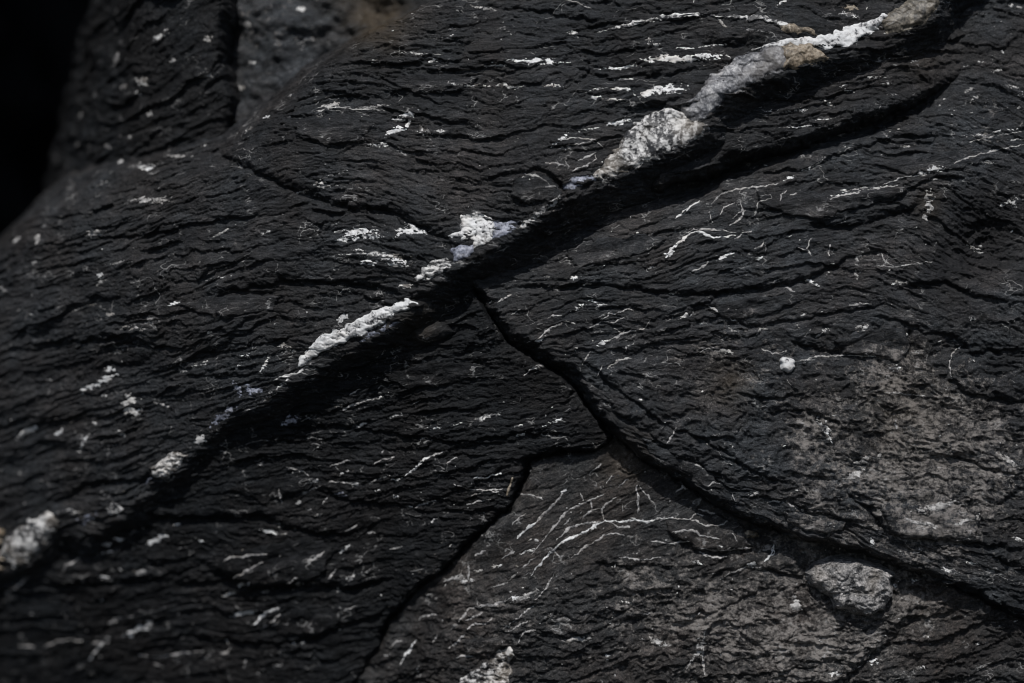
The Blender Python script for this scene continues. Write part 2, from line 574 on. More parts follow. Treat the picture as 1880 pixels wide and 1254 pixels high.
# --- outlines of the slabs (units of the face, x right, y down)
MAIN = [(1800, -60), (1722, 0), (1700, 46), (1640, 84), (1580, 102), (1515, 120), (1450, 140), (1400, 160), (1355, 186), (1305, 212),
        (1290, 248), (1240, 286), (1160, 324), (1100, 346), (1036, 378), (1000, 402), (950, 437), (890, 467), (845, 492), (800, 522),
        (752, 548), (768, 562), (720, 604), (640, 650), (560, 692), (490, 738), (440, 760), (385, 800), (330, 868), (285, 885),
        (235, 945), (160, 1000), (112, 975), (60, 1040), (0, 1062), (-120, 1120), (-700, 1420)]
SIL = [(-700, 1000), (-240, 700), (-70, 455), (10, 372), (70, 312), (170, 268), (260, 238), (380, 208), (425, 178), (510, 128), (595, 92),
       (700, 52), (830, -10), (900, -60), (1000, -260), (1200, -500), (2000, -700)]


def up_h(x, y):
    bend = -0.30 * soft(420 - x, 90) + 0.13 * soft(x - 1000, 80) + 14 * np.exp(-((x - 650) ** 2 / 200 ** 2 + (y - 330) ** 2 / 120 ** 2))
    h = 33 - 15 * sstep(520, 100, x) + 15 * sstep(850, 1000, x) + 26 * sstep(1000, 1350, x) * sstep(420, 250, y) + layers(x, y, 0.0, 100, [(120, 12), (52, 8), (25, 6.4), (13, 5.0), (8, 3.4)], bend=bend)
    h = h + 16 * noise(x / 260, y / 170, 90) + 7 * noise(x / 90, y / 60, 91)
    h = grooves(x, y, h, [
        ([(380, 268), (450, 308), (560, 356), (640, 384), (720, 388), (770, 418), (822, 442), (838, 492)], 8, 19, 7),
        ([(880, 338), (940, 322), (1000, 318), (1030, 345), (1042, 372)], 5, 14, 6),
        ([(1280, 86), (1340, 96), (1400, 92)], 12, 18, 6),
        ([(900, 20), (980, 28), (1040, 38), (1110, 50)], 5, 9, 6),
        ([(690, 200), (780, 218), (860, 235)], 5, 9, 6),
        ([(20, 640), (110, 630), (230, 622), (330, 640)], 5, 10, 6),
        ([(340, 690), (430, 690), (500, 680)], 4, 8, 5),
        ([(380, 545), (520, 520), (640, 520), (740, 540)], 6, 12, 6),
        ([(100, 930), (160, 890), (260, 880), (330, 868)], 6, 12, 6),
        ([(1140, 220), (1190, 205), (1250, 190)], 5, 10, 6),
        ([(60, 470), (180, 440), (300, 430), (420, 405), (520, 400)], 5, 10, 7),
        ([(1040, 130), (1120, 150), (1220, 145), (1290, 135)], 4, 8, 5),
    ])
    return h


def up_slope(x, y):
    a, _, _ = d_line(MAIN, x, y)
    b, _, _ = d_line(SIL, x, y)
    return 1.5 + 5.0 * sstep(-40, 60, a - b)


def up_edge(x, y):
    a, _, _ = d_line(MAIN, x, y)
    b, _, _ = d_line(SIL, x, y)
    return 2.5 + 42 * sstep(-20, 120, a - b) * sstep(760, 400, x)


up = slab('upper', 'slate_rock', MAIN + SIL[:], up_h, M_UP, slope=up_slope, edge=up_edge, reach=90, ragged=0.6)
tag(up, 'big upper slab of dark layered slate with white quartz vein along its lower edge', 'rock', 'slabs of the fractured slate face')

LEDGE = [(1480, 40), (1600, 40), (1800, 40), (1840, 96), (1760, 142), (1690, 174), (1600, 214), (1520, 240), (1440, 262), (1360, 280), (1280, 318), (1200, 340), (1230, 250)]
RIGHT = [(1500, -400), (2600, -400), (2600, 1180), (2150, 1090), (1880, 1040), (1640, 985), (1530, 946), (1420, 916), (1330, 876), (1260, 846),
         (1180, 790), (1110, 728), (1050, 672), (1000, 645), (945, 615), (905, 560), (878, 530), (840, 500), (1000, 380), (1300, 180), (1450, 60)]


def rt_h(x, y):
    smooth = sstep(560, 720, y + 0.25 * (x - 1400) + 60 * noise(x / 200, y / 160, 70))
    bend = -0.38 * soft(x - 1480 + 0.5 * (y - 640), 90)
    A = layers(x, y, 0.17, 200, [(105, 9), (46, 6.5), (22, 5.6), (12, 4.4), (7.5, 3.0)], bend=bend)
    Bh = 0.45 * layers(x, y, -0.22, 240, [(150, 12), (70, 8), (33, 5), (15, 3.0), (7.5, 1.6)], rough=2.0) + crust(x, y, 72)
    h = A * (1 - smooth) + Bh * smooth
    h = h + 12 * noise(x / 330, y / 240, 75)
    dm, _, _ = d_line(MAIN[3:20], x, y)
    h = h - 42 * np.exp(-(dm / 75) ** 2) * sstep(800, 980, x)
    h = h - 34 * sstep(-25, 25, sd_poly(LEDGE, x, y)) * sstep(1800, 1690, x)
    hol = np.exp(-(((x - 1820) / 85) ** 2 + ((y - 445) / 62) ** 2))
    h = h - 46 * hol + 1.3 * hol * crust(x, y, 79)
    h = grooves(x, y, h, [
        ([(1190, 360), (1270, 338), (1360, 300), (1440, 280), (1530, 254), (1605, 228), (1695, 188), (1758, 146)], 20, 34, 0),
        ([(890, 526), (1000, 530), (1100, 522), (1180, 532), (1260, 542), (1400, 532), (1480, 515), (1560, 474), (1640, 455)], 6, 14, 7),
        ([(1290, 320), (1400, 318), (1490, 310), (1540, 284), (1650, 252), (1760, 250)], 5, 10, 6),
        ([(1350, 382), (1420, 388), (1540, 372), (1640, 368), (1700, 330), (1800, 322)], 4.5, 10, 6),
        ([(1480, 412), (1560, 418), (1640, 392), (1700, 375)], 8, 16, 7),
        ([(1650, 528), (1740, 518), (1790, 545), (1870, 560)], 6, 13, 7),
        ([(1452, 626), (1500, 640), (1535, 648), (1580, 622), (1620, 606)], 6, 14, 8),
        ([(1600, 580), (1650, 590), (1700, 610), (1760, 620), (1790, 650), (1880, 640)], 4.5, 9, 5),
        ([(1664, 600), (1672, 630), (1662, 660)], 6, 10, -6),
        ([(1742, 660), (1750, 700), (1780, 725), (1830, 735), (1900, 745)], 5, 10, 5),
        ([(1300, 590), (1400, 600), (1480, 585), (1560, 570), (1640, 560)], 4, 8, 4),
        ([(1545, 900), (1600, 935), (1622, 968), (1632, 990), (1720, 992), (1880, 1010)], 6, 18, 9),
        ([(1040, 640), (1130, 712), (1220, 780), (1300, 812), (1390, 870), (1460, 892)], 4, 9, 6),
        ([(1360, 720), (1420, 735), (1480, 722)], 4, 8, 5),
        ([(1400, 760), (1480, 752), (1560, 790), (1640, 800)], 4, 7, 5),
        ([(1700, 830), (1760, 840), (1840, 870), (1890, 872)], 4, 9, 6),
        ([(1260, 560), (1330, 565), (1420, 552)], 4, 8, 5),
        ([(1030, 470), (1110, 460), (1180, 430), (1270, 420)], 4, 8, 5),
    ])
    return h


rt = slab('right', 'slate_rock', RIGHT, rt_h, M_RT, slope=3.0, edge=2.5, reach=60)
tag(rt, 'broad right-hand slab of dark slate, laced with hairline white veins around a white pebble', 'rock', 'slabs of the fractured slate face')



def lg_h(x, y):
    return 34 * sstep(1790, 1620, x) * sstep(50, 125, y + 0.35 * (x - 1480)) - 8 + layers(x, y, 0.12, 300, [(62, 7), (30, 9), (14, 6), (7, 2.4)]) + 5 * noise(x / 60, y / 40, 80) + 0.0 * y


lg = slab('ledge', 'slate_rock', LEDGE, lg_h, M_LG, slope=3.6, edge=4, reach=60)
tag(lg, 'layered wedge of black slate in the shade below the tan-tipped quartz ridge', 'rock', 'slabs of the fractured slate face')

LOW = [(-700, 1300), (-200, 1020), (60, 960), (400, 740), (700, 560), (800, 500), (870, 528), (900, 580), (930, 622), (985, 662), (1040, 690), (1085, 760),
       (1128, 806), (1100, 822), (1062, 826), (1000, 836), (962, 846), (958, 880), (936, 930), (872, 985), (812, 1045), (742, 1100), (700, 1160),
       (684, 1202), (650, 1254), (600, 1340), (560, 1500), (500, 1900), (-700, 1900)]


def lo_h(x, y):
    bend = 0.07 * soft(x - 500, 90) + 0.08 * (x - 500)
    y0 = np.maximum(575, 1050 - 0.68 * x)
    h = -5 + 9 * sstep(700, 350, x) - 0.16 * (y - y0) + layers(x, y, 0.0, 400, [(92, 9), (42, 7), (21, 5.6), (11.5, 4.4), (7, 3.0)], bend=bend)
    h = h + 9 * noise(x / 240, y / 160, 82)
    h = h - 30 * np.exp(-(((x - 820) / 60) ** 2 + ((y - 560) / 34) ** 2))
    h = grooves(x, y, h, [
        ([(872, 520), (905, 575), (945, 628), (1000, 660), (1048, 690), (1090, 745), (1135, 800)], 9, 44, 0),
        ([(130, 930), (240, 948), (340, 955), (470, 952), (560, 985), (640, 990)], 7, 16, 8),
        ([(370, 1040), (400, 1062), (450, 1090), (560, 1082), (640, 1094), (720, 1070)], 8, 20, 9),
        ([(40, 1080), (160, 1076), (280, 1068), (370, 1040)], 5, 11, 6),
        ([(250, 1190), (330, 1175), (450, 1195), (560, 1190), (640, 1160)], 5, 10, 6),
        ([(720, 640), (800, 630), (860, 600)], 5, 10, 5),
        ([(560, 900), (660, 930), (760, 935), (860, 900), (950, 850)], 4, 9, 5),
        ([(600, 780), (720, 800), (840, 815), (960, 800), (1080, 800)], 4, 9, 5),
    ])
    return h


lo = slab('low', 'slate_rock', LOW, lo_h, M_LL, slope=4.0, edge=2, reach=60)
tag(lo, 'lower left slab of black slate in fine wavy sheets, dotted with white flecks', 'rock', 'slabs of the fractured slate face')

STRIP = [(1045, 650), (1115, 712), (1185, 772), (1265, 828), (1340, 860), (1425, 898), (1530, 930), (1640, 970), (1880, 1024), (2150, 1070), (2600, 1160), (2600, 1420), (2100, 1215),
         (1880, 1124), (1790, 1082), (1700, 1048), (1625, 1020), (1565, 1000), (1480, 984), (1385, 948), (1310, 912), (1245, 868), (1190, 838), (1148, 800), (1105, 752), (1070, 700)]


def st_h(x, y):
    h = -9 + layers(x, y, -0.36, 500, [(44, 9), (21, 6), (10, 3.6), (6, 1.8)], rough=1.3) + 6 * noise(x / 60, y / 44, 84)
    return h


st = slab('strip', 'slate_rock', STRIP, st_h, M_RT, slope=4.0, edge=2, reach=45)
tag(st, 'narrow strip of slate along the upper lip of the long crack on the right', 'rock', 'slabs of the fractured slate face')

TRI = [(1135, 780), (1180, 815), (1245, 850), (1320, 890), (1390, 925), (1480, 965), (1570, 985), (1640, 1000), (1700, 1030), (1790, 1064), (1880, 1100), (2100, 1190), (2600, 1400),
       (2600, 1900), (440, 1900), (540, 1400), (600, 1280), (640, 1180), (700, 1080), (800, 1000), (890, 920), (930, 860), (950, 830), (1050, 800)]


def tr_h(x, y):
    h = -64 - 0.17 * np.maximum(0, 1000 - x) + 0.030 * np.maximum(0, x - 1100) * sstep(1000, 1200, y)
    r = sstep(1000, 1180, y + 0.2 * (x - 900))
    A = layers(x, y, 0.45, 600, [(130, 7), (60, 2.6), (26, 1.3), (12, 1.0), (7, 0.7)], rough=1.0, chips=0.45)
    Bh = layers(x, y, 0.15, 640, [(120, 8), (56, 4.2), (27, 2.6), (13, 1.6), (7, 1.0)], rough=1.3) + crust(x, y, 85)
    h = h + A * (1 - r) + Bh * r + 12 * noise(x / 260, y / 200, 87)
    h = grooves(x, y, h, [
        ([(1235, 995), (1290, 1018), (1340, 1024), (1392, 1016), (1400, 990)], 5, 11, 7),
        ([(1320, 1062), (1390, 1046), (1440, 1060), (1486, 1070)], 5, 12, 7),
        ([(1240, 1140), (1320, 1132), (1390, 1100), (1440, 1075)], 4, 9, 5),
        ([(1340, 1140), (1370, 1180), (1420, 1212)], 4, 9, 5),
        ([(1090, 1040), (1160, 1050), (1220, 1040)], 4, 8, 5),
        ([(850, 1200), (900, 1206), (940, 1198)], 5, 12, 6),
        (STRIP[11:][::-1][:-1][:14], 9, 46, 0),
        (LOW[12:24], 9, 46, 0),
        ([(1720, 1110), (1640, 1190), (1570, 1254), (1530, 1300)], 16, 18, -8),
        ([(1135, 868), (1160, 876), (1180, 872)], 3, 7, 3),
        ([(1090, 1110), (1170, 1100), (1250, 1085)], 5, 8, 5),
    ])
    return h


tr = slab('tri', 'slate_rock', TRI, tr_h, M_TR, slope=2.2, edge=6, reach=60)
tag(tr, 'sunken wedge of grey slate at bottom centre with long branching white veins', 'rock', 'slabs of the fractured slate face')

BACK = [(-200, 900), (-60, 640), (-20, 450), (20, 330), (60, 215), (92, 110), (126, 10), (180, -120), (250, -500), (420, -500), (424, -60), (424, 40), (414, 110), (432, 165), (430, 230), (500, 420), (300, 560)]
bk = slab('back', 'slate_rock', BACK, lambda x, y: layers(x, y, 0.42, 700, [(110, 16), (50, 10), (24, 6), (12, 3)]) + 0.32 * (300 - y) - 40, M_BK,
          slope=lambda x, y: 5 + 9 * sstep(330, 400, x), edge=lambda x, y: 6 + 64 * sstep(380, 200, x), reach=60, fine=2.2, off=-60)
tag(bk, 'dim blurred block of slate at top left beside the black gap', 'rock')

BOUL = [(380, 500), (400, 200), (410, 60), (400, -120), (420, -600), (1300, -600), (1200, 0), (1000, 300), (800, 500)]
bo = slab('boulder', 'boulder', BOUL, lambda x, y: 26 * noise(x / 120, y / 90, 95) + 14 * fbm(x / 50, y / 40, 96) + 3 * noise(x / 14, y / 11, 94), M_BO,
          slope=1.6, edge=20, reach=110, fine=4.0, off=-110)
tag(bo, 'blurred blue-grey boulder with a brown patch, behind the top edge', 'boulder')


# ------------------------------------------------------------------ rock behind the cracks, cliff behind, ground
def sheet(name, xs, ys, fn, mat, label=None, kind='structure'):
    X, Y = np.meshgrid(xs, ys)
    co = fn(X, Y)
    o = grid_mesh(name, X, Y, co, np.ones(X.shape, bool), mat, {'pale': np.zeros(X.shape), 'rust': np.zeros(X.shape), 'stain': np.zeros(X.shape)})
    o['kind'] = kind
    if label:
        o['label'] = label
    return o


xs = np.linspace(-1000, 2900, 160)
ys = np.linspace(-900, 2000, 120)
Xb, Yb = np.meshgrid(xs, ys)
sdb = sd_poly(MAIN + SIL, Xb, Yb)
inb = (sdb > 110) | (sd_poly(RIGHT, Xb, Yb) > -20) | (sd_poly(LOW, Xb, Yb) > -20) | (sd_poly(TRI, Xb, Yb) > -20) | (sd_poly(STRIP, Xb, Yb) > -20)
Hb = base(Xb, Yb) - 170 + 14 * noise(Xb / 90, Yb / 70, 97)
z = np.zeros(Xb.shape)
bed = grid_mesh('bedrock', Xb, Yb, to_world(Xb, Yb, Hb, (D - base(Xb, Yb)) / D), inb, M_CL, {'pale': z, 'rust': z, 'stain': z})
tag(bed, 'bedrock deep inside the cracks, coloured black for shade', None, None, 'structure')

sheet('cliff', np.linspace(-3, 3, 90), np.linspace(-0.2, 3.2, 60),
      lambda X, Y: np.stack([X, 0.95 + 0.10 * fbm(X * 2.2, Y * 3, 98) - 0.25 * (Y - 1), Y], -1), M_CL, 'cliff behind the rock, coloured dark for shade')
# neighbouring outcrop on the left, its overhang added to block the sun
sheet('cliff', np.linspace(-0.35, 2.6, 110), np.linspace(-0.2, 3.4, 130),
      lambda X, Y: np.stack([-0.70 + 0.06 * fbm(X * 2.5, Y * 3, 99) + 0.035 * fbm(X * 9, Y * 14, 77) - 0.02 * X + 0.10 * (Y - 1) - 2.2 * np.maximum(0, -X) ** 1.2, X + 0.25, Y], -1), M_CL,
      'outcrop beyond the left edge, overhang added to block the sun')
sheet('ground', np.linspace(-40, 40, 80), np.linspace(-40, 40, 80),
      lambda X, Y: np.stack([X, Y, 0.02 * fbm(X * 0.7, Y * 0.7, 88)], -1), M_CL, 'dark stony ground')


# ------------------------------------------------------------------ quartz on the slabs
MK = {'w': M_QW, 'm': M_QM, 'b': M_QB, 't': M_QT, 'd': M_QD, 'l': M_QL, 'f': M_QF}


def blur(A, n):
    """running mean over a small patch, twice"""
    for _ in range(2):
        for ax in (0, 1):
            P = np.pad(A, [(n, n) if i == ax else (0, 0) for i in (0, 1)], mode='edge')
            c = np.cumsum(P, axis=ax)
            c = np.insert(c, 0, 0, axis=ax)
            A = (np.take(c, range(2 * n + 1, c.shape[ax]), ax) - np.take(c, range(0, c.shape[ax] - 2 * n - 1), ax)) / (2 * n + 1)
    return A


def relief(sl, name, mat, bbox, sdf, thick, soft_w, parent=None, spacing=1.5, rough=0.8, seed=0, bury=1.2, dome=0.0):
    x0, y0, x1, y1 = bbox
    X, Y = np.meshgrid(np.arange(x0, x1 + spacing, spacing), np.arange(y0, y1 + spacing, spacing))
    sd = sdf(X, Y)
    keep = sd > -spacing * 1.2
    if keep.sum() < 6:
        return None
    Hs = height_on(sl, X, Y)
    flat = blur(Hs, int(round((14.0 if rough > 2.3 else 6.0) / spacing)))
    Hs = Hs + sstep(0, 2.5, sd) * (0.93 if rough > 2.3 else 0.85) * (flat - Hs)
    body = thick * (1 - np.exp(-np.maximum(sd, 0) / soft_w)) + dome * np.sqrt(np.clip(sd, 0, None))
    if rough > 1.2:                                   # angular broken faces
        rg = rough * (1.2 - 2.6 * np.abs(noise(X / 46, Y / 33, 120 + seed)) - 1.0 * np.abs(noise(X / 19 + 0.4 * noise(X / 30, Y / 30, 5), Y / 14, 121 + seed)) - 0.16 * np.abs(noise(X / 6, Y / 5, 122 + seed)))
    else:
        rg = rough * (noise(X / 9, Y / 7, 120 + seed) + 0.4 * noise(X / 4, Y / 3, 121 + seed))
    if rough > 6:
        rg = 0.45 * rg + 0.9 * crust(X, Y, seed) + 0.7 * noise(X / 3, Y / 3, seed + 9)
    elif rough > 2.3:
        rg = 0.5 * rg + rough * (0.55 * plates(X / 34 + 0.2 * noise(X / 20, Y / 20, seed), Y / 22, seed + 4) + 0.16 * plates(X / 13, Y / 9 + 0.2 * noise(X / 9, Y / 9, seed), seed + 5)) + 0.5 * noise(X / 4, Y / 3, seed + 10)
    H = Hs + body + rg * sstep(0, 4, sd) - bury * sstep(1.0, -1.5, sd)
    if spacing < 1:                                   # hair-thin veins lie flush
        H = Hs + thick * sstep(-1.0, 0.8, sd) - 0.12
    relief.last = (x0, y0, spacing, H, sd)
    k = (D - base(X, Y) - sl.off) / D
    co = to_world(X, Y, H, k)
    ny, nx = X.shape
    kq = keep[:-1, :-1] & keep[1:, :-1] & keep[:-1, 1:] & keep[1:, 1:]
    if not kq.any():
        return None
    at = None
    if mat.name.startswith('slate'):
        at = {'pale': np.clip(blobs(PALE, X, Y), 0, 1.4), 'rust': np.clip(blobs(RUST, X, Y), 0, 1), 'stain': np.clip(blobs(STAIN, X, Y), 0, 1)}
    o = grid_mesh(name, X, Y, co, keep, mat, at)
    if parent is not None:
        w = o.location.copy()
        o.parent = parent
        o.location = w - parent.location
    return o


cnt = [0]


def ragged(x, y, seed, w):
    w = max(w, 2.5)
    return 0.7 * w * noise(x / (w * 2.4), y / (w * 0.9), seed) + 0.5 * w * noise(x / (w * 0.9), y / (w * 0.4), seed + 1) + 0.3 * w * noise(x / 3.1, y / 2.2, seed + 2)


def spot(key, kind, cx, cy, a, b, ang=0.0, thick=None, name='quartz_patch', label=None):
    sl = SLABS[key]
    cnt[0] += 1
    sd_ = 300 + cnt[0]
    th = math.radians(ang)
    ca, sa = math.cos(th), math.sin(th)
    a = max(a * 1.08, 3.0)
    b = max(b * 0.78, 1.7)

    def f(x, y):
        u = (x - cx) * ca - (y - cy) * sa
        v = (x - cx) * sa + (y - cy) * ca
        v = v + b * 0.7 * noise(u / (a * 0.8) + sd_, u * 0 + 3.3, sd_)
        r = np.sqrt((u / a) ** 2 + (v / b) ** 2)
        return (1 - r) * b + ragged(x, y, sd_, b * 0.9)
    m = a * 1.35 + 4
    my = (abs(sa) * a + abs(ca) * b) * 1.7 + 4
    mx = (abs(ca) * a + abs(sa) * b) * 1.35 + 4
    o = relief(sl, name, MK[kind], (cx - mx, cy - my, cx + mx, cy + my), f, thick if thick is not None else min(1.6, 0.9 + 0.1 * b), 2.5, sl.ob,
               1.2 if b < 6 else 1.5, seed=sd_)
    if o and label:
        o['label'] = label
    return o


def blotch(key, kind, poly, thick=2.2, rag=1.0, holes=0.0, name='quartz_patch', soft_w=3.0, dome=0.0, rough=0.8, label=None, lump=0.0):
    sl = SLABS[key]
    cnt[0] += 1
    sd_ = 300 + cnt[0]
    p = np.array(poly, float)

    def f(x, y):
        x, y = x + 5 * noise(x / 17, y / 17, sd_ + 5), y + 3.5 * noise(x / 15, y / 15, sd_ + 6)
        s = sd_poly(poly, x, y) + rag * (3.4 * noise(x / 19, y / 9, sd_) + 0.9 * noise(x / 6, y / 3.4, sd_ + 1))
        if holes:
            hn = noise(x / 17, y / 7, sd_ + 2) + 0.6 * noise(x / 6, y / 2.8, sd_ + 3)
            s = np.minimum(s, (holes - hn) * 6)
        return s
    bb = (p[:, 0].min() - 6, p[:, 1].min() - 6, p[:, 0].max() + 6, p[:, 1].max() + 6)
    o = relief(sl, name, MK[kind], bb, f, thick, soft_w, sl.ob, 1.5, rough=rough, seed=sd_, dome=dome)
    if o and label:
        o['label'] = label
    return o


def vein(key, kind, pts, w, name='hairline_vein', thick=0.9, broken=0.75):
    sl = SLABS[key]
    cnt[0] += 1
    sd_ = 300 + cnt[0]
    p = np.array(pts, float)

    def f(x, y):
        xw = x + 2.2 * noise(x / 11, y / 11, sd_) + 1.0 * noise(x / 4.5, y / 4.5, sd_ + 1)
        yw = y + 2.2 * noise(x / 11, y / 11, sd_ + 2) + 1.0 * noise(x / 4.5, y / 4.5, sd_ + 3)
        d, s, al = d_line(pts, xw, yw)
        ww = 0.33 * w * (0.05 + 1.15 * np.clip(np.minimum(al, 1 - al) * 3, 0, 1) ** 0.8) * (1 + 0.7 * noise(x / 18, y / 18, sd_ + 4) + 0.6 * noise(x / 7, y / 7, sd_ + 6))
        ww = ww * sstep(-broken - 0.45, -broken, noise(x / 16, y / 16, sd_ + 5)) + 0.15
        return ww - d
    m = w + 6
    bb = (p[:, 0].min() - m, p[:, 1].min() - m, p[:, 0].max() + m, p[:, 1].max() + m)
    return relief(sl, name, M_QH if (kind == 'm' and name == 'hairline_vein') else MK[kind], bb, f, thick, 1.4, sl.ob, 0.9, rough=0.25, seed=sd_, bury=0.5)


def flake(key, poly, thick, label=None):
    """a plate of slate that lies on its slab with its own broken outline"""
    sl = SLABS[key]
    cnt[0] += 1
    sd_ = 300 + cnt[0]
    p = np.array(poly, float)

    def f(x, y):
        x, y = x + 6 * noise(x / 24, y / 24, sd_ + 5), y + 4 * noise(x / 20, y / 16, sd_ + 6)
        return sd_poly(poly, x, y) + 2.5 * noise(x / 12, y / 6, sd_) + 1.2 * noise(x / 5, y / 3, sd_ + 1)
    o = relief(sl, 'slate_flake', sl.ob.data.materials[0], (p[:, 0].min() - 6, p[:, 1].min() - 6, p[:, 0].max() + 6, p[:, 1].max() + 6), f, thick, 1.6,
               sl.ob, 1.6, rough=2.2, seed=sd_)
    x0, y0, sp, H, sd = relief.last
    i = np.where((sl.xs > x0) & (sl.xs < x0 + sp * (H.shape[1] - 1)))[0]
    j = np.where((sl.ys > y0) & (sl.ys < y0 + sp * (H.shape[0] - 1)))[0]
    a = np.rint((sl.xs[i] - x0) / sp).astype(int)
    b = np.rint((sl.ys[j] - y0) / sp).astype(int)
    sub = sl.H[np.ix_(j, i)]
    sl.H[np.ix_(j, i)] = np.where(sd[np.ix_(b, a)] > 1, np.maximum(sub, H[np.ix_(b, a)]), sub)
    if label:
        o['label'] = label


flake('right', [(1390, 352), (1480, 354), (1560, 350), (1655, 338), (1668, 352), (1640, 368), (1560, 386), (1500, 404), (1440, 396), (1395, 374)], 7)
flake('right', [(1530, 626), (1580, 606), (1640, 598), (1668, 608), (1671, 640), (1660, 662), (1600, 654), (1550, 650)], 8)
flake('right', [(1640, 906), (1700, 894), (1760, 926), (1802, 956), (1790, 985), (1720, 990), (1644, 986), (1628, 962), (1616, 932)], 7)
flake('right', [(1040, 470), (1100, 440), (1180, 428), (1225, 440), (1190, 462), (1120, 480), (1060, 492)], 5)
flake('right', [(1600, 300), (1690, 280), (1800, 276), (1840, 290), (1760, 310), (1660, 322)], 5)
flake('right', [(1295, 570), (1360, 548), (1450, 540), (1475, 552), (1420, 574), (1340, 588)], 5)
flake('strip', [(1440, 938), (1500, 944), (1560, 960), (1548, 972), (1522, 986), (1490, 978), (1450, 962)], 8, 'jutting chipped plate on the lip of the crack')
flake('strip', [(1180, 800), (1240, 830), (1300, 866), (1330, 896), (1300, 900), (1240, 858), (1190, 828)], 5)
flake('low', [(390, 1042), (430, 1016), (500, 1000), (560, 990), (604, 1012), (592, 1058), (560, 1080), (460, 1088), (420, 1072)], 8)
flake('low', [(420, 900), (500, 876), (580, 880), (560, 905), (480, 925)], 5)
flake('low', [(700, 690), (790, 664), (880, 668), (900, 690), (820, 706), (740, 716)], 5)
flake('low', [(480, 1150), (560, 1120), (640, 1118), (650, 1150), (580, 1176), (510, 1180)], 5)
flake('tri', [(1268, 942), (1330, 950), (1370, 972), (1392, 1010), (1340, 1020), (1290, 1012), (1240, 994), (1228, 962)], 6)
flake('tri', [(846, 1190), (870, 1180), (920, 1184), (936, 1198), (900, 1212), (850, 1216)], 8)
flake('tri', [(1340, 1044), (1400, 1022), (1460, 1014), (1472, 1040), (1440, 1056), (1390, 1052), (1334, 1070)], 7)
flake('upper', [(942, 332), (988, 320), (1024, 342), (1034, 358), (1010, 374), (960, 378), (935, 360)], 9, 'rounded knob of slate close above the quartz vein')
flake('upper', [(552, 224), (640, 214), (692, 236), (660, 262), (600, 270), (548, 250)], 6)
flake('upper', [(700, 150), (800, 140), (880, 146), (860, 166), (760, 176)], 5)
flake('upper', [(330, 560), (420, 540), (520, 545), (500, 570), (400, 585)], 5)

# the big vein along the lower edge of the upper slab, from top right to bottom left
blotch('upper', 'l', [(1614, 72), (1604, 46), (1648, 17), (1683, -4), (1700, -40), (1740, -40), (1712, 2), (1703, 34), (1679, 56), (1642, 70)], 7, 1, 0, 'quartz_vein', 5, 0.9, 3.4, 'tan crusted lump at the upper end of the quartz vein')
blotch('upper', 'w', [(1366, 104), (1410, 91), (1444, 82), (1485, 82), (1522, 68), (1580, 52), (1611, 36), (1614, 46), (1589, 70), (1567, 85), (1529, 99), (1492, 99), (1444, 96)], 3.5, 1.5, 0, 'quartz_vein', 3, 0.25, 2.6)
blotch('upper', 'd', [(1240, 208), (1270, 190), (1284, 163), (1301, 146), (1352, 112), (1400, 98), (1425, 97), (1440, 120), (1425, 143), (1403, 150), (1362, 172), (1325, 193), (1298, 220), (1260, 234)], 6, 1.6, 0, 'quartz_vein', 3, 0.3, 3.2, 'mottled grey and white ridge of the quartz vein')
blotch('upper', 't', [(1418, 97), (1440, 93), (1478, 96), (1507, 116), (1502, 126), (1470, 132), (1440, 140), (1418, 146), (1424, 120)], 7, 1.4, 0, 'quartz_vein', 3, 0.35, 3.2, 'tan tip of the mottled quartz ridge')
blotch('upper', 'm', [(1083, 325), (1110, 300), (1131, 272), (1151, 245), (1179, 221), (1213, 206), (1238, 206), (1262, 232), (1290, 236), (1290, 252), (1240, 282), (1158, 316), (1104, 333)], 6, 1.6, 0, 'quartz_vein', 3, 0.3, 3.2, 'broad white lump of the quartz vein')
blotch('upper', 'b', [(1032, 345), (1046, 330), (1075, 326), (1092, 330), (1060, 348), (1036, 356)], 2.5, 1.2, 0.5, 'quartz_vein')
blotch('upper', 'm', [(948, 418), (985, 390), (1010, 373), (1028, 360), (1034, 368), (1000, 392), (975, 412), (955, 424)], 3, 1.3, 0.5, 'quartz_vein')
blotch('upper', 'w', [(818, 434), (846, 425), (848, 398), (892, 394), (902, 408), (912, 420), (900, 444), (872, 460), (866, 446), (845, 438)], 3, 1.4, 0.55, 'quartz_vein', label='bright white blotch where the vein crosses the crack')
blotch('upper', 'b', [(905, 410), (935, 409), (957, 408), (945, 424), (917, 440), (898, 446), (905, 428)], 3, 1.3, 0.6, 'quartz_vein')
blotch('upper', 'b', [(829, 461), (846, 452), (866, 452), (872, 463), (846, 482), (834, 480)], 4, 0.7, 0, 'quartz_vein', label='cube of quartz in the crack, tinted blue-grey for shade')
blotch('upper', 'm', [(763, 514), (775, 495), (800, 478), (820, 476), (832, 490), (810, 502), (785, 518)], 5, 1.2, 0.6, 'quartz_vein')
spot('upper', 'm', 745, 527, 12, 5, 10)
blotch('upper', 'w', [(548, 674), (555, 655), (575, 634), (600, 612), (627, 602), (660, 586), (699, 565), (750, 551), (767, 556), (757, 568), (729, 576), (685, 606), (641, 627), (610, 640), (585, 652), (562, 670)], 5, 1.6, 1.0, 'quartz_vein', 3, 0.2, 2.8, 'long white bar of the quartz vein, left of centre')
spot('upper', 'w', 632, 584, 12, 8, 10)
spot('upper', 'm', 528, 636, 10, 8)
blotch('upper', 'b', [(660, 626), (690, 608), (740, 586), (745, 592), (700, 614), (668, 630)], 2, 1.2, 0.4, 'quartz_vein')
blotch('upper', 'm', [(486, 737), (495, 720), (535, 694), (541, 697), (505, 727), (495, 738)], 3, 1, 0.6, 'quartz_vein')
vein('upper', 'm', [(496, 703), (520, 692), (545, 685), (590, 660)], 4, 'quartz_vein')
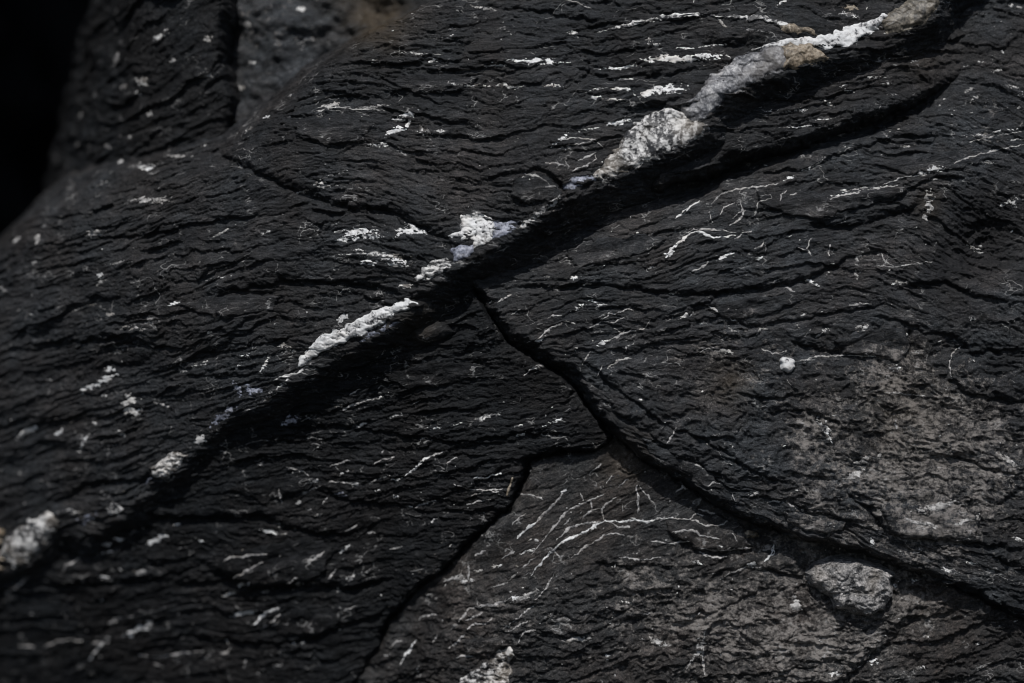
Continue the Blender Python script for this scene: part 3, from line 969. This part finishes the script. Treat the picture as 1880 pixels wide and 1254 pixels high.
spot('upper', 'b', 440, 712, 16, 7, -50)
spot('upper', 'b', 470, 716, 16, 11, -20)
spot('upper', 'b', 418, 762, 25, 9, 35)
spot('upper', 'm', 371, 805, 12, 11, 40)
blotch('upper', 'm', [(275, 857), (300, 845), (322, 828), (346, 833), (330, 862), (310, 877), (290, 870)], 7, 1, 0.7, 'quartz_vein', 4, 1.2, 2, 'grey and white quartz knob on the lower left edge')
spot('upper', 'b', 277, 880, 8, 4, 40)
blotch('upper', 'm', [(7, 1016), (34, 1038), (61, 1026), (82, 1003), (105, 975), (120, 953), (92, 937), (61, 954), (20, 984)], 9, 1.6, 0, 'quartz_vein', 4, 0.5, 4.5, 'pale blunt block of quartz near the left edge')
blotch('upper', 't', [(-60, 1060), (-30, 1000), (0, 968), (17, 966), (6, 1000), (10, 1040), (-10, 1062)], 9, 1.6, 0, 'quartz_vein', 4, 0.5, 4.5, 'tan quartz lump cut by the left edge')
blotch('upper', 'm', [(198, 932), (215, 919), (237, 932), (225, 942), (208, 944)], 4, 1, 0.8, 'quartz_vein')
spot('upper', 'b', 165, 950, 16, 8, 20)
spot('upper', 'm', 132, 936, 18, 6, -10)

# arc of white vein at the top right
vein('upper', 'm', [(1094, 69), (1130, 60), (1165, 53), (1205, 45), (1240, 41), (1280, 41), (1318, 45)], 9, 'quartz_vein', 2.0, 0.6)
vein('upper', 'm', [(1318, 45), (1390, 49), (1420, 58), (1450, 66)], 11, 'quartz_vein', 2.5, 0.6)
blotch('upper', 't', [(1416, 56), (1440, 58), (1483, 70), (1486, 77), (1450, 77), (1422, 72)], 3.5, 0.8, 0, 'quartz_vein', 4, 0.6, 1.2)
vein('upper', 'f', [(1308, 46), (1318, 58), (1326, 66)], 5, 'quartz_vein')

SP = '''
upper w 980 121 50 7 0|upper w 1248 118 68 8 1|upper w 1138 131 27 4 2|upper w 1208 176 37 10 8|upper m 860 162 33 5 -3|upper m 935 164 23 5 -3
upper w 1011 165 15 4 0|upper w 1140 170 19 5 -3|upper w 1092 186 10 4 0|upper m 1122 190 17 3 -3|upper m 1092 171 17 3 15|upper m 1143 152 20 3 0
upper m 1091 134 10 3 10|upper m 825 73 11 5 10|upper m 1053 70 11 7 -20|upper f 886 21 22 4 -10|upper m 801 116 10 5 10|upper m 690 117 7 4 45
upper w 745 217 20 7 14|upper w 735 239 27 8 27|upper m 800 246 34 5 -3|upper m 781 242 12 7 -20|upper m 698 270 18 5 0|upper f 685 200 26 4 8
upper w 1134 232 21 6 5|upper w 1027 263 15 5 40|upper w 971 331 14 5 10|upper m 1425 19 12 3 30|upper m 1465 10 10 3 15|upper t 1550 24 11 6 0
upper m 1546 39 17 6 -10|upper m 1368 69 20 3 -10|upper w 1254 99 14 3 -5|upper m 1300 95 26 3 5|upper m 1195 92 14 3 0|upper m 1187 85 6 5 0
upper f 905 128 24 3 0|upper f 775 104 34 3 -3|upper m 740 118 5 4 0|upper m 830 60 8 4 0|upper f 805 7 12 5 5|upper m 757 26 8 5 20
upper f 1205 250 20 4 10|upper m 1150 222 8 4 0|upper m 1080 243 18 3 8
upper w 660 428 30 9 5|upper w 640 441 18 7 8|upper w 684 436 18 8 -5|upper w 757 427 27 7 -3|upper w 733 434 9 5 30|upper w 762 419 16 5 -25
upper m 695 471 50 6 -3|upper w 680 484 15 6 0|upper w 728 483 23 8 -3|upper m 660 462 12 4 -10
upper w 490 669 15 4 62|upper w 458 652 12 5 5|upper w 442 672 8 3 50|upper m 342 682 9 5 10|upper m 365 671 20 2 8|upper m 380 664 6 2 20
upper w 185 703 34 7 24|upper w 207 679 9 6 -10|upper w 160 716 10 4 40|upper w 242 735 13 7 20|upper w 247 752 15 8 -15|upper w 240 726 7 6 40
upper m 194 726 6 3 0|upper m 92 697 8 4 0|upper w 52 793 17 6 25|upper w 66 785 7 5 0|upper w 113 792 9 5 35|upper w 158 813 15 5 65|upper m 167 797 6 4 70
upper m 226 795 8 6 -20|upper m 177 776 6 3 0|upper w 325 559 9 4 15|upper w 190 507 7 7 0|upper f 188 520 9 5 30|upper m 405 511 18 3 14|upper m 434 508 6 3 10
upper f 412 428 22 3 30|upper m 63 483 5 4 0|upper m 14 436 8 6 20|upper m 71 413 6 4 0|upper m 37 572 5 4 0|upper m 63 543 4 4 0|upper m 5 532 8 5 -35
upper m 391 611 4 4 0|upper m 499 428 5 4 0|upper m 487 432 5 4 40|upper f 240 600 12 4 20|upper f 205 578 10 5 0|upper f 260 605 14 5 0|upper f 157 565 18 3 20
upper m 250 300 24 8 -4|upper w 262 305 12 5 5|upper f 318 281 24 4 -3|upper m 361 260 9 4 0|upper m 211 272 8 5 15|upper m 194 284 6 6 0|upper m 177 329 14 5 22
upper w 488 213 6 5 20|upper m 538 216 8 4 10|upper m 534 175 7 6 30|upper f 606 201 19 7 15|upper m 453 236 10 4 35|upper m 350 238 5 4 0|upper m 447 344 4 4 0
upper m 70 414 5 4 0|upper f 280 370 30 9 -3|upper m 615 325 22 3 20|upper m 590 340 12 4 10|upper f 560 355 12 4 10|upper m 293 295 4 3 0|upper f 370 100 8 6 0
upper m 468 123 12 4 15|upper f 600 345 20 4 5|upper f 230 483 22 4 5|upper f 180 430 16 9 0|upper f 65 440 5 14 0
back m 262 147 14 9 0|back m 300 70 20 7 30|back f 204 102 7 9 0|back f 386 77 7 7 0|back f 320 114 6 5 0|back f 218 153 7 6 0|back f 250 168 7 5 0|back f 380 140 12 6 10|back f 110 190 5 6 0|back f 230 248 5 5 0|back f 105 250 4 6 0|back f 270 208 5 6 0|back f 180 260 7 5 0
boulder m 460 114 8 6 0|boulder m 551 15 8 8 0|boulder f 455 45 9 7 0|boulder f 440 160 9 6 0
ledge m 1600 146 24 3 0|ledge m 1553 170 9 4 -5|ledge m 1516 192 11 4 -25|ledge m 1463 206 17 5 0|ledge m 1409 206 13 4 0|ledge m 1470 235 36 2.5 4|ledge m 1540 132 6 4 0|ledge m 1498 137 5 4 0
ledge m 1620 158 10 3 10|ledge m 1635 176 8 3 0|ledge m 1622 110 12 2.5 -5|ledge m 1676 115 6 3 10|ledge m 1543 162 8 3 20|ledge m 1510 222 14 2.5 5
right w 1493 302 17 5 30|right w 1505 294 8 5 10|right w 1449 327 12 4 22|right w 1712 312 21 6 6|right m 1690 316 13 6 -10|right m 1717 328 13 2.5 8|right m 1817 298 9 3 8|right m 1788 117 17 3 12
right m 1798 248 28 3 3|right w 1540 358 16 5 14|right m 1555 352 14 4 -10|right m 1607 346 12 3 10|right m 1872 368 13 14 30|right m 1850 372 14 4 25|right m 1620 285 5 3 0|right m 1549 270 4 3 0
right m 1665 268 16 2.5 5|right m 1838 240 34 2 8|right m 1790 300 34 2 12|right m 1870 255 14 2 5|right w 1332 470 17 4 22|right w 1490 518 17 4 -30|right w 1395 474 7 3 30|right m 1324 529 18 2.5 4
right m 1340 570 9 4 10|right w 1258 580 9 5 15|right m 1289 594 9 2.5 5|right m 1480 577 10 3 18|right f 1352 610 14 5 -35|right m 1379 595 7 2.5 -40|right m 1480 663 11 3 15|right m 1642 679 11 8 20
right m 1786 585 6 5 0|right m 1666 614 4 3 0|right m 1512 784 14 9 -50|right w 1520 802 16 5 -55|right m 1505 775 8 6 -40|right f 1350 590 12 3 -30|right m 1516 607 8 4 30|right m 1590 600 5 5 50|right f 1580 602 8 5 -30
right w 1230 463 10 6 40|right m 1083 562 26 8 8|right w 1096 560 12 6 -30|right w 1055 510 9 4 5|right m 1083 519 9 4 22|right m 902 555 6 3 5|right m 1002 509 7 3.5 10|right m 951 515 6 3 5
right w 985 625 11 5 5|right w 1108 629 10 5 10|right m 930 626 15 4 8|right m 1190 688 6 4 42|right m 1205 424 9 3 30|right m 1170 428 6 3 20|right m 1240 538 10 3 5|right f 1335 645 12 5 -20|right f 1780 165 10 4 30
right f 1850 160 18 5 -5|right f 1790 180 8 5 40|right w 1874 172 5 6 60|right m 1875 197 5 4 0|right m 1725 60 10 3 -20|right f 1700 55 14 4 10|right m 1840 95 3 4 0|right m 1855 11 5 4 0|right f 1870 14 8 3 10
right f 1830 130 9 3 10|right f 1660 520 6 4 0|right f 1650 520 12 4 -5|right m 1640 521 8 3 0|right f 1800 455 16 6 -30|right m 1815 451 5 4 0|right f 1850 845 24 6 -35|right f 1570 870 18 8 20|right f 1720 930 40 8 10|right f 1770 955 24 6 20|right f 1690 960 30 5 -15|right m 1870 990 10 5 -20|right f 1585 845 14 8 20|right f 1610 838 10 6 20
low m 172 982 26 9 22|low w 180 978 14 6 35|low w 160 990 7 5 30|low w 194 1000 11 4 3|low w 216 992 8 4 -10|low w 288 991 19 7 26|low w 187 1061 9 4 3|low m 252 1053 11 5 5|low w 366 996 5 4 0|low w 487 981 16 5 -9
low w 442 1079 14 5 28|low m 414 1098 13 4 16|low w 440 1135 23 5 13|low w 232 1172 12 8 35|low w 252 1160 17 6 20|low m 264 1152 7 8 60|low m 180 1178 15 5 0|low m 313 1222 6 6 40|low m 500 1237 10 3 8|low m 473 1243 6 4 30
low m 545 928 6 5 0|low w 627 1016 11 4 36|low m 575 1080 15 5 5|low w 543 1080 7 4 10|low m 636 1070 9 5 20|low m 476 852 7 3 15|low w 573 886 7 5 10|low m 725 884 9 3 5|low w 721 917 8 4 0|low m 793 962 9 3 36
low m 680 1071 15 3 8|low m 888 768 28 6 15|low m 727 763 15 4 10|low w 797 788 11 3 4|low w 1020 775 13 4 16|low w 957 800 8 5 30|low w 1000 786 6 4 20|low m 660 782 11 4 25|low m 953 783 11 3 16|low m 896 601 6 3 20
low b 530 774 13 9 10|low b 620 913 9 7 0|low m 410 853 5 3 0|low m 648 892 8 5 10|low m 840 780 8 2 10|low m 775 808 8 2 8|low m 690 733 10 2.5 20|low m 620 745 8 3 20|low m 320 965 7 3 20|low m 195 1015 14 3 10|low m 220 1048 9 3 -20|low m 480 1095 9 2.5 15
low f 700 880 9 2.5 20|low m 580 950 10 3 20|low m 630 870 10 2.5 10|low m 860 960 6 3 30|low m 690 905 5 4 0|low m 395 980 8 3 10|low m 610 1098 6 3 10|low m 530 1196 4 3 0|low m 562 940 5 3 0|low m 545 1195 4 6 20
tri w 1037 907 7 4 50|tri m 1119 1218 6 6 40|tri w 763 1247 5 6 50|tri m 928 1161 11 4 36|tri w 944 1108 9 5 15|tri m 857 1078 13 5 6|tri m 1330 1012 6 6 0|tri w 1390 1045 7 8 30|tri m 875 1060 9 4 15|tri m 970 1020 14 3 20|tri m 985 1000 6 3 10
tri w 1094 974 9 5 38|tri m 840 1070 8 4 20|tri m 1160 1115 20 4 5|tri m 1350 1092 3 3 0|tri w 1515 1190 4 5 30|tri m 1545 1175 4 4 0|tri m 1637 1176 4 3 0|tri m 1655 1085 8 5 30|tri m 1690 1075 8 6 -20|tri m 1750 1062 9 3 -15|tri w 1618 1225 10 6 20|tri m 1545 1243 14 7 20|tri m 1700 1237 12 4 15
tri m 1820 1190 12 4 5|tri m 1850 1160 8 3 10|tri m 1285 1040 12 4 -10|tri m 1190 1138 10 3 0|tri f 1060 1185 26 6 10|tri f 970 1100 26 6 30|tri m 910 1050 8 4 10|tri w 918 1048 5 3 30|tri f 1475 1125 12 18 20|tri f 1290 1200 16 10 60|tri f 1210 1190 22 6 -15
strip m 1386 907 8 3 10|strip m 1407 905 10 2 -15|strip w 1603 996 4 8 10|strip m 1500 940 26 4 -14|strip f 1460 930 22 4 -20|strip m 1745 1050 14 6 -15|strip m 1690 1012 7 5 30|strip m 1850 1030 10 3 -5|strip m 1790 1035 12 3 -15|strip f 1310 905 8 2 -60|strip m 1660 1018 10 4 -40
'''
for row in SP.replace('\n', '|').split('|'):
    f = row.split()
    if len(f) == 7:
        spot(f[0], f[1], *map(float, f[2:]))

VN = '''
upper f 1.0 1008,2 1040,8 1060,15 1085,26|upper m 2 1030,262 1060,258 1090,262 1105,275|upper m 1.5 1040,272 1075,268 1090,266|upper m 1.5 1000,305 1020,304 1035,310|upper m 2 1050,318 1075,310 1092,296 1090,288
upper m 1.5 1060,300 1080,290 1092,284|upper f 2 960,322 990,330 1010,345|upper m 2 1000,350 1015,345 1028,352|upper f 1.5 600,200 660,205 710,206|upper m 2 490,742 470,748 455,752|upper m 1.5 282,738 300,742 320,748
right w 7 1222,474 1232,461 1244,448 1262,430|right w 3 1262,430 1276,424 1290,428 1310,436 1350,432|right m 2 1262,432 1290,421 1320,423|right w 4.5 1240,401 1260,385 1285,367|right m 2.4 1308,374 1322,356 1352,347 1400,342 1428,337
right m 2 1345,399 1363,387 1361,370|right m 1.5 1430,369 1434,358 1444,351|right m 2.4 1303,386 1304,397 1308,408|right m 2.6 1368,386 1359,402 1338,416|right m 2 1255,427 1290,419 1330,424 1352,428|right m 3 1520,367 1560,356 1600,348 1645,341
right m 2.2 1265,501 1285,493 1300,481|right m 2 1385,457 1396,452 1401,445|right m 1.6 1464,455 1481,459 1487,438|right m 1.4 1481,459 1491,472|right m 1.4 1523,448 1521,470|right m 2 1443,527 1458,535|right f 2 1390,613 1398,604 1412,603
right m 1.8 1475,619 1490,604|right m 2 1768,636 1753,648 1746,664 1747,692|right m 1.5 1444,697 1455,710|right m 1.4 1645,770 1645,790|right f 1.6 1608,487 1640,492 1670,486 1712,480|right f 1.4 1640,492 1622,478 1618,465|right m 1.6 1560,560 1580,558 1600,557
right m 2.8 984,624 1010,603 1040,590 1056,594|right m 2.2 1078,604 1105,589 1125,594 1150,580|right m 2 1105,589 1118,576 1140,573|right m 2.6 1100,631 1125,622 1150,610 1180,605 1195,586|right m 1.8 1128,603 1140,610 1146,606|right m 2.8 1070,669 1078,655 1082,645
right m 3 1114,676 1138,661 1158,658|right m 2.2 914,554 925,548 937,542|right m 2 1004,586 1014,580 1030,578|right m 1.8 938,579 955,568|right m 2.4 1222,816 1233,803 1240,785|right m 1.8 1148,645 1150,636 1162,632|right m 1.8 1133,574 1150,568 1165,570
right m 1.8 1098,690 1104,672|right m 1.6 1300,560 1318,572|right f 2 1460,665 1500,655 1560,652 1610,655|right m 1.5 1280,650 1300,640 1330,640|right m 1.6 1322,395 1330,380 1350,372|right f 1.6 1385,395 1392,372 1410,366|right m 1.6 1620,340 1660,325 1700,322
right m 1.6 1750,300 1790,285 1850,270 1880,265|right f 1.6 1780,260 1830,248 1880,240|right m 1.6 1400,640 1420,650 1445,645|right f 1.6 1620,720 1650,722 1700,728|right m 1.4 1415,520 1430,512|right m 1.6 1500,620 1515,606|right m 2 1560,350 1590,345|right m 1.4 1448,360 1470,350|right m 1.5 1350,440 1362,428 1380,424
low m 3.4 407,1032 418,1027 440,1025 486,1020|low m 3 424,1066 440,1057 460,1045 478,1036|low w 6 506,1126 482,1133 470,1143 454,1158|low m 2 505,1138 492,1150 470,1166|low m 3 30,1190 58,1192|low m 2.6 75,1191 100,1182 130,1179 156,1186|low m 3 162,1186 196,1185
low w 4.5 182,1184 168,1200 154,1219|low m 2.6 192,1152 204,1141 236,1136|low m 3 355,1124 368,1121 382,1119|low m 2 245,1211 262,1216 300,1214 330,1209 362,1207|low m 2.4 270,1227 288,1235|low m 2.2 379,1188 405,1180|low m 2.2 512,926 510,912 509,900
low m 1.6 585,931 596,917|low m 2.4 557,1037 575,1030 592,1019|low m 1.8 519,1081 540,1066|low m 1.8 597,1071 611,1054|low m 1.8 521,860 545,864 563,875|low m 2.4 600,888 625,890 642,891 662,893|low w 5 741,878 760,862 775,848 787,841|low m 2.2 818,853 838,843
low w 4 869,881 890,882 905,877 920,874|low m 2.2 673,893 687,885|low m 2.2 603,860 620,854 637,847|low m 1.8 829,893 860,903 890,905 920,909|low m 1.6 865,915 890,907 922,902|low m 2.2 758,939 775,930 798,924|low m 1.8 856,932 880,925 904,922|low m 2 712,1017 733,1012
low m 2.4 629,983 650,970|low m 1.6 664,985 686,987|low m 1.8 634,1076 646,1057|low m 2.4 622,1133 646,1124|low m 3 963,690 980,675 998,672|low m 3 626,753 650,742 682,735|low m 1.8 115,1050 120,1040 145,1025|low m 1.8 10,1090 35,1075 52,1060|low m 1.6 505,1150 488,1162
low m 1.8 770,850 795,838 812,832|low m 1.6 680,856 700,846 720,842|low m 1.6 640,725 660,715|low m 1.8 395,1212 410,1208 412,1200|low m 1.6 300,900 330,885 360,870|low m 1.6 437,1240 440,1225|low m 1.4 560,905 585,895|low m 1.6 360,1222 375,1216 372,1206
tri w 4.4 976,1064 1002,1031 1036,1001 1077,984 1093,973 1114,963|tri w 3.2 1114,963 1145,965 1172,960 1192,965 1216,958 1240,955|tri m 3 976,1026 1008,987 1042,946 1060,936 1087,924 1112,913|tri m 2.4 1025,997 1046,977 1077,968 1106,966|tri m 2.4 1072,961 1083,946 1106,940
tri m 2.6 1112,961 1107,941 1120,927 1136,918|tri w 5 950,995 968,978 985,965|tri m 4 985,965 1008,943 1025,925 1039,905|tri m 3 1052,1032 1080,1011 1092,1004|tri m 2.6 1092,1003 1104,998 1112,988|tri m 1.8 1117,893 1125,879|tri m 1.8 1139,900 1156,884|tri m 2.2 1172,896 1176,920 1176,946
tri m 1.6 1070,909 1073,926|tri m 2 1084,876 1106,857|tri m 1.8 934,915 970,914 985,917 998,921|tri m 1.4 1176,896 1190,912 1206,930|tri m 1.5 1087,924 1090,942|tri m 1.5 1147,945 1148,932|tri m 3.4 1238,983 1275,978 1292,988 1327,995|tri m 2.4 1238,955 1280,960 1300,970 1325,970 1342,962
tri m 2.4 1289,940 1318,949|tri m 2.2 1350,985 1361,998|tri m 2.4 1284,1012 1320,1018 1345,1017 1390,1013|tri w 6 1430,1008 1428,1022 1412,1038|tri m 2 1270,958 1282,950 1296,952|tri m 2.4 1214,963 1225,955|tri w 4 727,1240 735,1226 746,1210 758,1194|tri m 4 838,1157 860,1131 885,1124 905,1122 925,1115 946,1102
tri m 2.2 875,1112 877,1125|tri m 3.4 851,1154 870,1144 885,1137|tri m 3.4 856,1168 870,1158 890,1158 905,1145|tri m 3 764,1154 769,1148 798,1144|tri m 3.4 834,1223 845,1218 864,1221|tri m 3 869,1031 891,1020|tri m 2.2 919,1036 945,1020|tri m 4 810,1082 825,1075 840,1070 846,1058
tri m 1.6 706,1208 720,1197 733,1194|tri m 2.4 819,1204 835,1195 852,1177|tri m 2.4 942,1152 970,1130 987,1119|tri m 2.4 984,1110 1002,1090 1018,1062|tri m 2 1050,958 1035,972|tri f 2 900,1090 930,1080 950,1060|tri m 1.8 940,970 965,948|tri m 1.6 925,950 940,938|tri m 1.8 930,1175 950,1160 968,1150
tri m 1.8 950,1190 962,1172 985,1165|tri m 2 1200,1000 1235,1005 1270,1000|tri m 2 1140,1030 1180,1036 1220,1030|tri m 1.8 1290,1022 1310,1030 1342,1030|tri f 3 1330,1072 1350,1060 1380,1048|tri m 1.6 1110,990 1135,985 1150,992|tri m 1.8 1122,965 1140,975 1160,972|tri m 1.6 1010,1010 1030,1030
tri m 1.6 1245,910 1258,898 1270,905|tri m 1.4 857,1078 860,1060 858,1050|tri m 2 960,1050 985,1030|tri f 4 1300,1250 1295,1200 1302,1160|tri f 3 1265,1240 1280,1215|tri m 2 1175,1140 1200,1135|tri m 1.6 790,1195 800,1180
strip m 1.8 1376,915 1390,905 1402,908|strip m 1.6 1300,895 1312,885 1320,888|strip m 1.6 1345,905 1350,920|strip m 1.6 1410,925 1425,920 1440,922|strip m 2 1275,850 1295,862
'''
for row in VN.replace('\n', '|').split('|'):
    f = row.split()
    if len(f) >= 5:
        vein(f[0], f[1], [tuple(map(float, q.split(','))) for q in f[3:]], max(1.6, float(f[2])))

blotch('tri', 'm', [(846, 1262), (886, 1233), (913, 1222), (917, 1208), (937, 1202), (943, 1222), (934, 1262), (930, 1300), (820, 1290)], 5, 1.2, 0.6, 'quartz_patch', 4, 0.8, 1.6, 'streaky pale quartz lens at the bottom edge')
blotch('right', 'f', [(1697, 350), (1712, 345), (1716, 360), (1712, 385), (1704, 406), (1692, 398), (1700, 375)], 2, 1.2, 0.3, 'quartz_patch', label='brownish streak standing up and down the slab')
blotch('right', 'f', [(1566, 470), (1578, 470), (1580, 500), (1576, 520), (1568, 518)], 1, 1.5, 0.2, 'quartz_patch')


# ------------------------------------------------------------------ uncountable specks of quartz, one part for each slab
def specks(key, n, region, seed):
    sl = SLABS[key]
    r = np.random.RandomState(seed)
    x0, y0, x1, y1 = region
    px = x0 + r.rand(n * 3) * (x1 - x0)
    py = y0 + r.rand(n * 3) * (y1 - y0)
    keep = (sd_poly(OUT[key], px, py) > 6) & (noise(px / 60, py / 40, seed) + 0.5 * noise(px / 20, py / 16, seed + 1) > 0.25)
    px, py = px[keep][:n], py[keep][:n]
    n = len(px)
    L = 1.2 + 4.2 * r.rand(n) ** 3
    W = 0.8 + 0.9 * r.rand(n)
    a = np.radians(20 + 30 * r.randn(n))
    ring = np.array([(1, 0.1), (0.4, 0.9), (-0.5, 0.8), (-1, -0.1), (-0.4, -0.9), (0.5, -0.8)])
    co, quads = [], []
    ca, sa = np.cos(a), np.sin(a)
    jit = 0.6 + 0.8 * r.rand(n, 6)
    for i, (u, v) in enumerate(ring):
        uu = u * L * jit[:, i]
        vv = v * W * jit[:, i]
        X = px + uu * ca + vv * sa
        Y = py - uu * sa + vv * ca
        co.append((X, Y, height_on(sl, X, Y) + 0.15))
    X, Y = px, py
    arr = []
    for (X, Y, H) in co:
        arr.append(to_world(X, Y, H, (D - base(X, Y) - sl.off) / D))
    top = []
    for (X, Y, H) in co:
        Xi, Yi = px + (X - px) * 0.6, py + (Y - py) * 0.6
        Hi = height_on(sl, Xi, Yi) + 1.0
        top.append(to_world(Xi, Yi, Hi, (D - base(Xi, Yi) - sl.off) / D))
    V = np.stack(arr + top, 1).reshape(-1, 3)          # 12 per speck
    b = (np.arange(n) * 12)[:, None]
    q = []
    for i in range(6):
        j = (i + 1) % 6
        q.append(b + np.array([[i, 6 + i, 6 + j, j]]))
    q.append(b + np.array([[6, 11, 10, 9]]))
    q.append(b + np.array([[6, 9, 8, 7]]))
    Q = np.concatenate(q, 0)
    o0 = V.mean(0)
    me = mesh_from('quartz_specks', V - o0, Q, M_QM, smooth=False)
    o = bpy.data.objects.new('quartz_specks', me)
    COL.objects.link(o)
    o.parent = sl.ob
    o.location = Vector(o0) - sl.ob.location
    o['kind'] = 'stuff'


OUT = {'upper': MAIN + SIL, 'right': RIGHT, 'low': LOW, 'tri': TRI, 'strip': STRIP, 'ledge': LEDGE}
specks('upper', 160, (0, 0, 1700, 950), 31)
specks('right', 260, (900, 0, 1880, 1000), 32)
specks('low', 160, (0, 600, 1100, 1254), 33)
specks('tri', 250, (650, 820, 1880, 1254), 34)
specks('strip', 120, (1050, 690, 1880, 1120), 35)


# ------------------------------------------------------------------ loose and wedged stones, each a thing of its own
def stone(key, name, mat, poly, thick, soft_w, dome, rough, seed, label, cat, bulge=0.0):
    sl = SLABS[key]
    p = np.array(poly, float)
    c = p.mean(0)
    r = np.ptp(p, axis=0).max() / 2

    def f(x, y):
        return sd_poly(poly, x, y) + 1.8 * noise(x / 12, y / 12, seed) + 0.8 * noise(x / 4, y / 4, seed + 1)
    o = relief(sl, name, mat, (p[:, 0].min() - 6, p[:, 1].min() - 6, p[:, 0].max() + 6, p[:, 1].max() + 6), f, thick, soft_w, None, 1.3,
               rough=rough, seed=seed, bury=3, dome=dome)
    return tag(o, label, cat)


ES = [(1487, 1058), (1506, 1041), (1540, 1030), (1567, 1028), (1597, 1035), (1631, 1045), (1659, 1060), (1648, 1072), (1652, 1099), (1631, 1127), (1601, 1139), (1567, 1132),
      (1540, 1122), (1533, 1104), (1509, 1090), (1494, 1081)]
stone('tri', 'stone', M_ST2, ES, 34, 5, 0.7, 6.5, 801, 'rough grey stone bedded in the slate below the long crack', 'stone')
stone('right', 'pebble', M_QW, [(1433, 660), (1438, 655), (1452, 656), (1460, 662), (1461, 674), (1455, 683), (1446, 684), (1434, 678)], 9, 4, 1.2, 1.6, 811, 'small white angular pebble stuck on the right slab', 'pebble')
stone('low', 'stone', M_LG, [(752, 606), (772, 594), (800, 590), (826, 596), (832, 612), (812, 622), (784, 630), (758, 624)], 10, 6, 0.7, 1.5, 821, 'small dull stone wedged in the dark hollow where the cracks meet', 'stone')
stone('tri', 'quartz_chip', M_QT, [(1372, 984), (1380, 979), (1398, 984), (1404, 992), (1392, 996), (1378, 993)], 5, 3, 0.8, 1.0, 831, 'ochre and white quartz chip lodged in the long crack', 'chip')
stone('low', 'straw', M_QT, [(928, 915), (934, 896), (940, 880), (943, 881), (938, 900), (932, 918)], 3, 2, 0.3, 0.3, 841, 'thin ochre straw standing in the fork of the crack', 'straw')
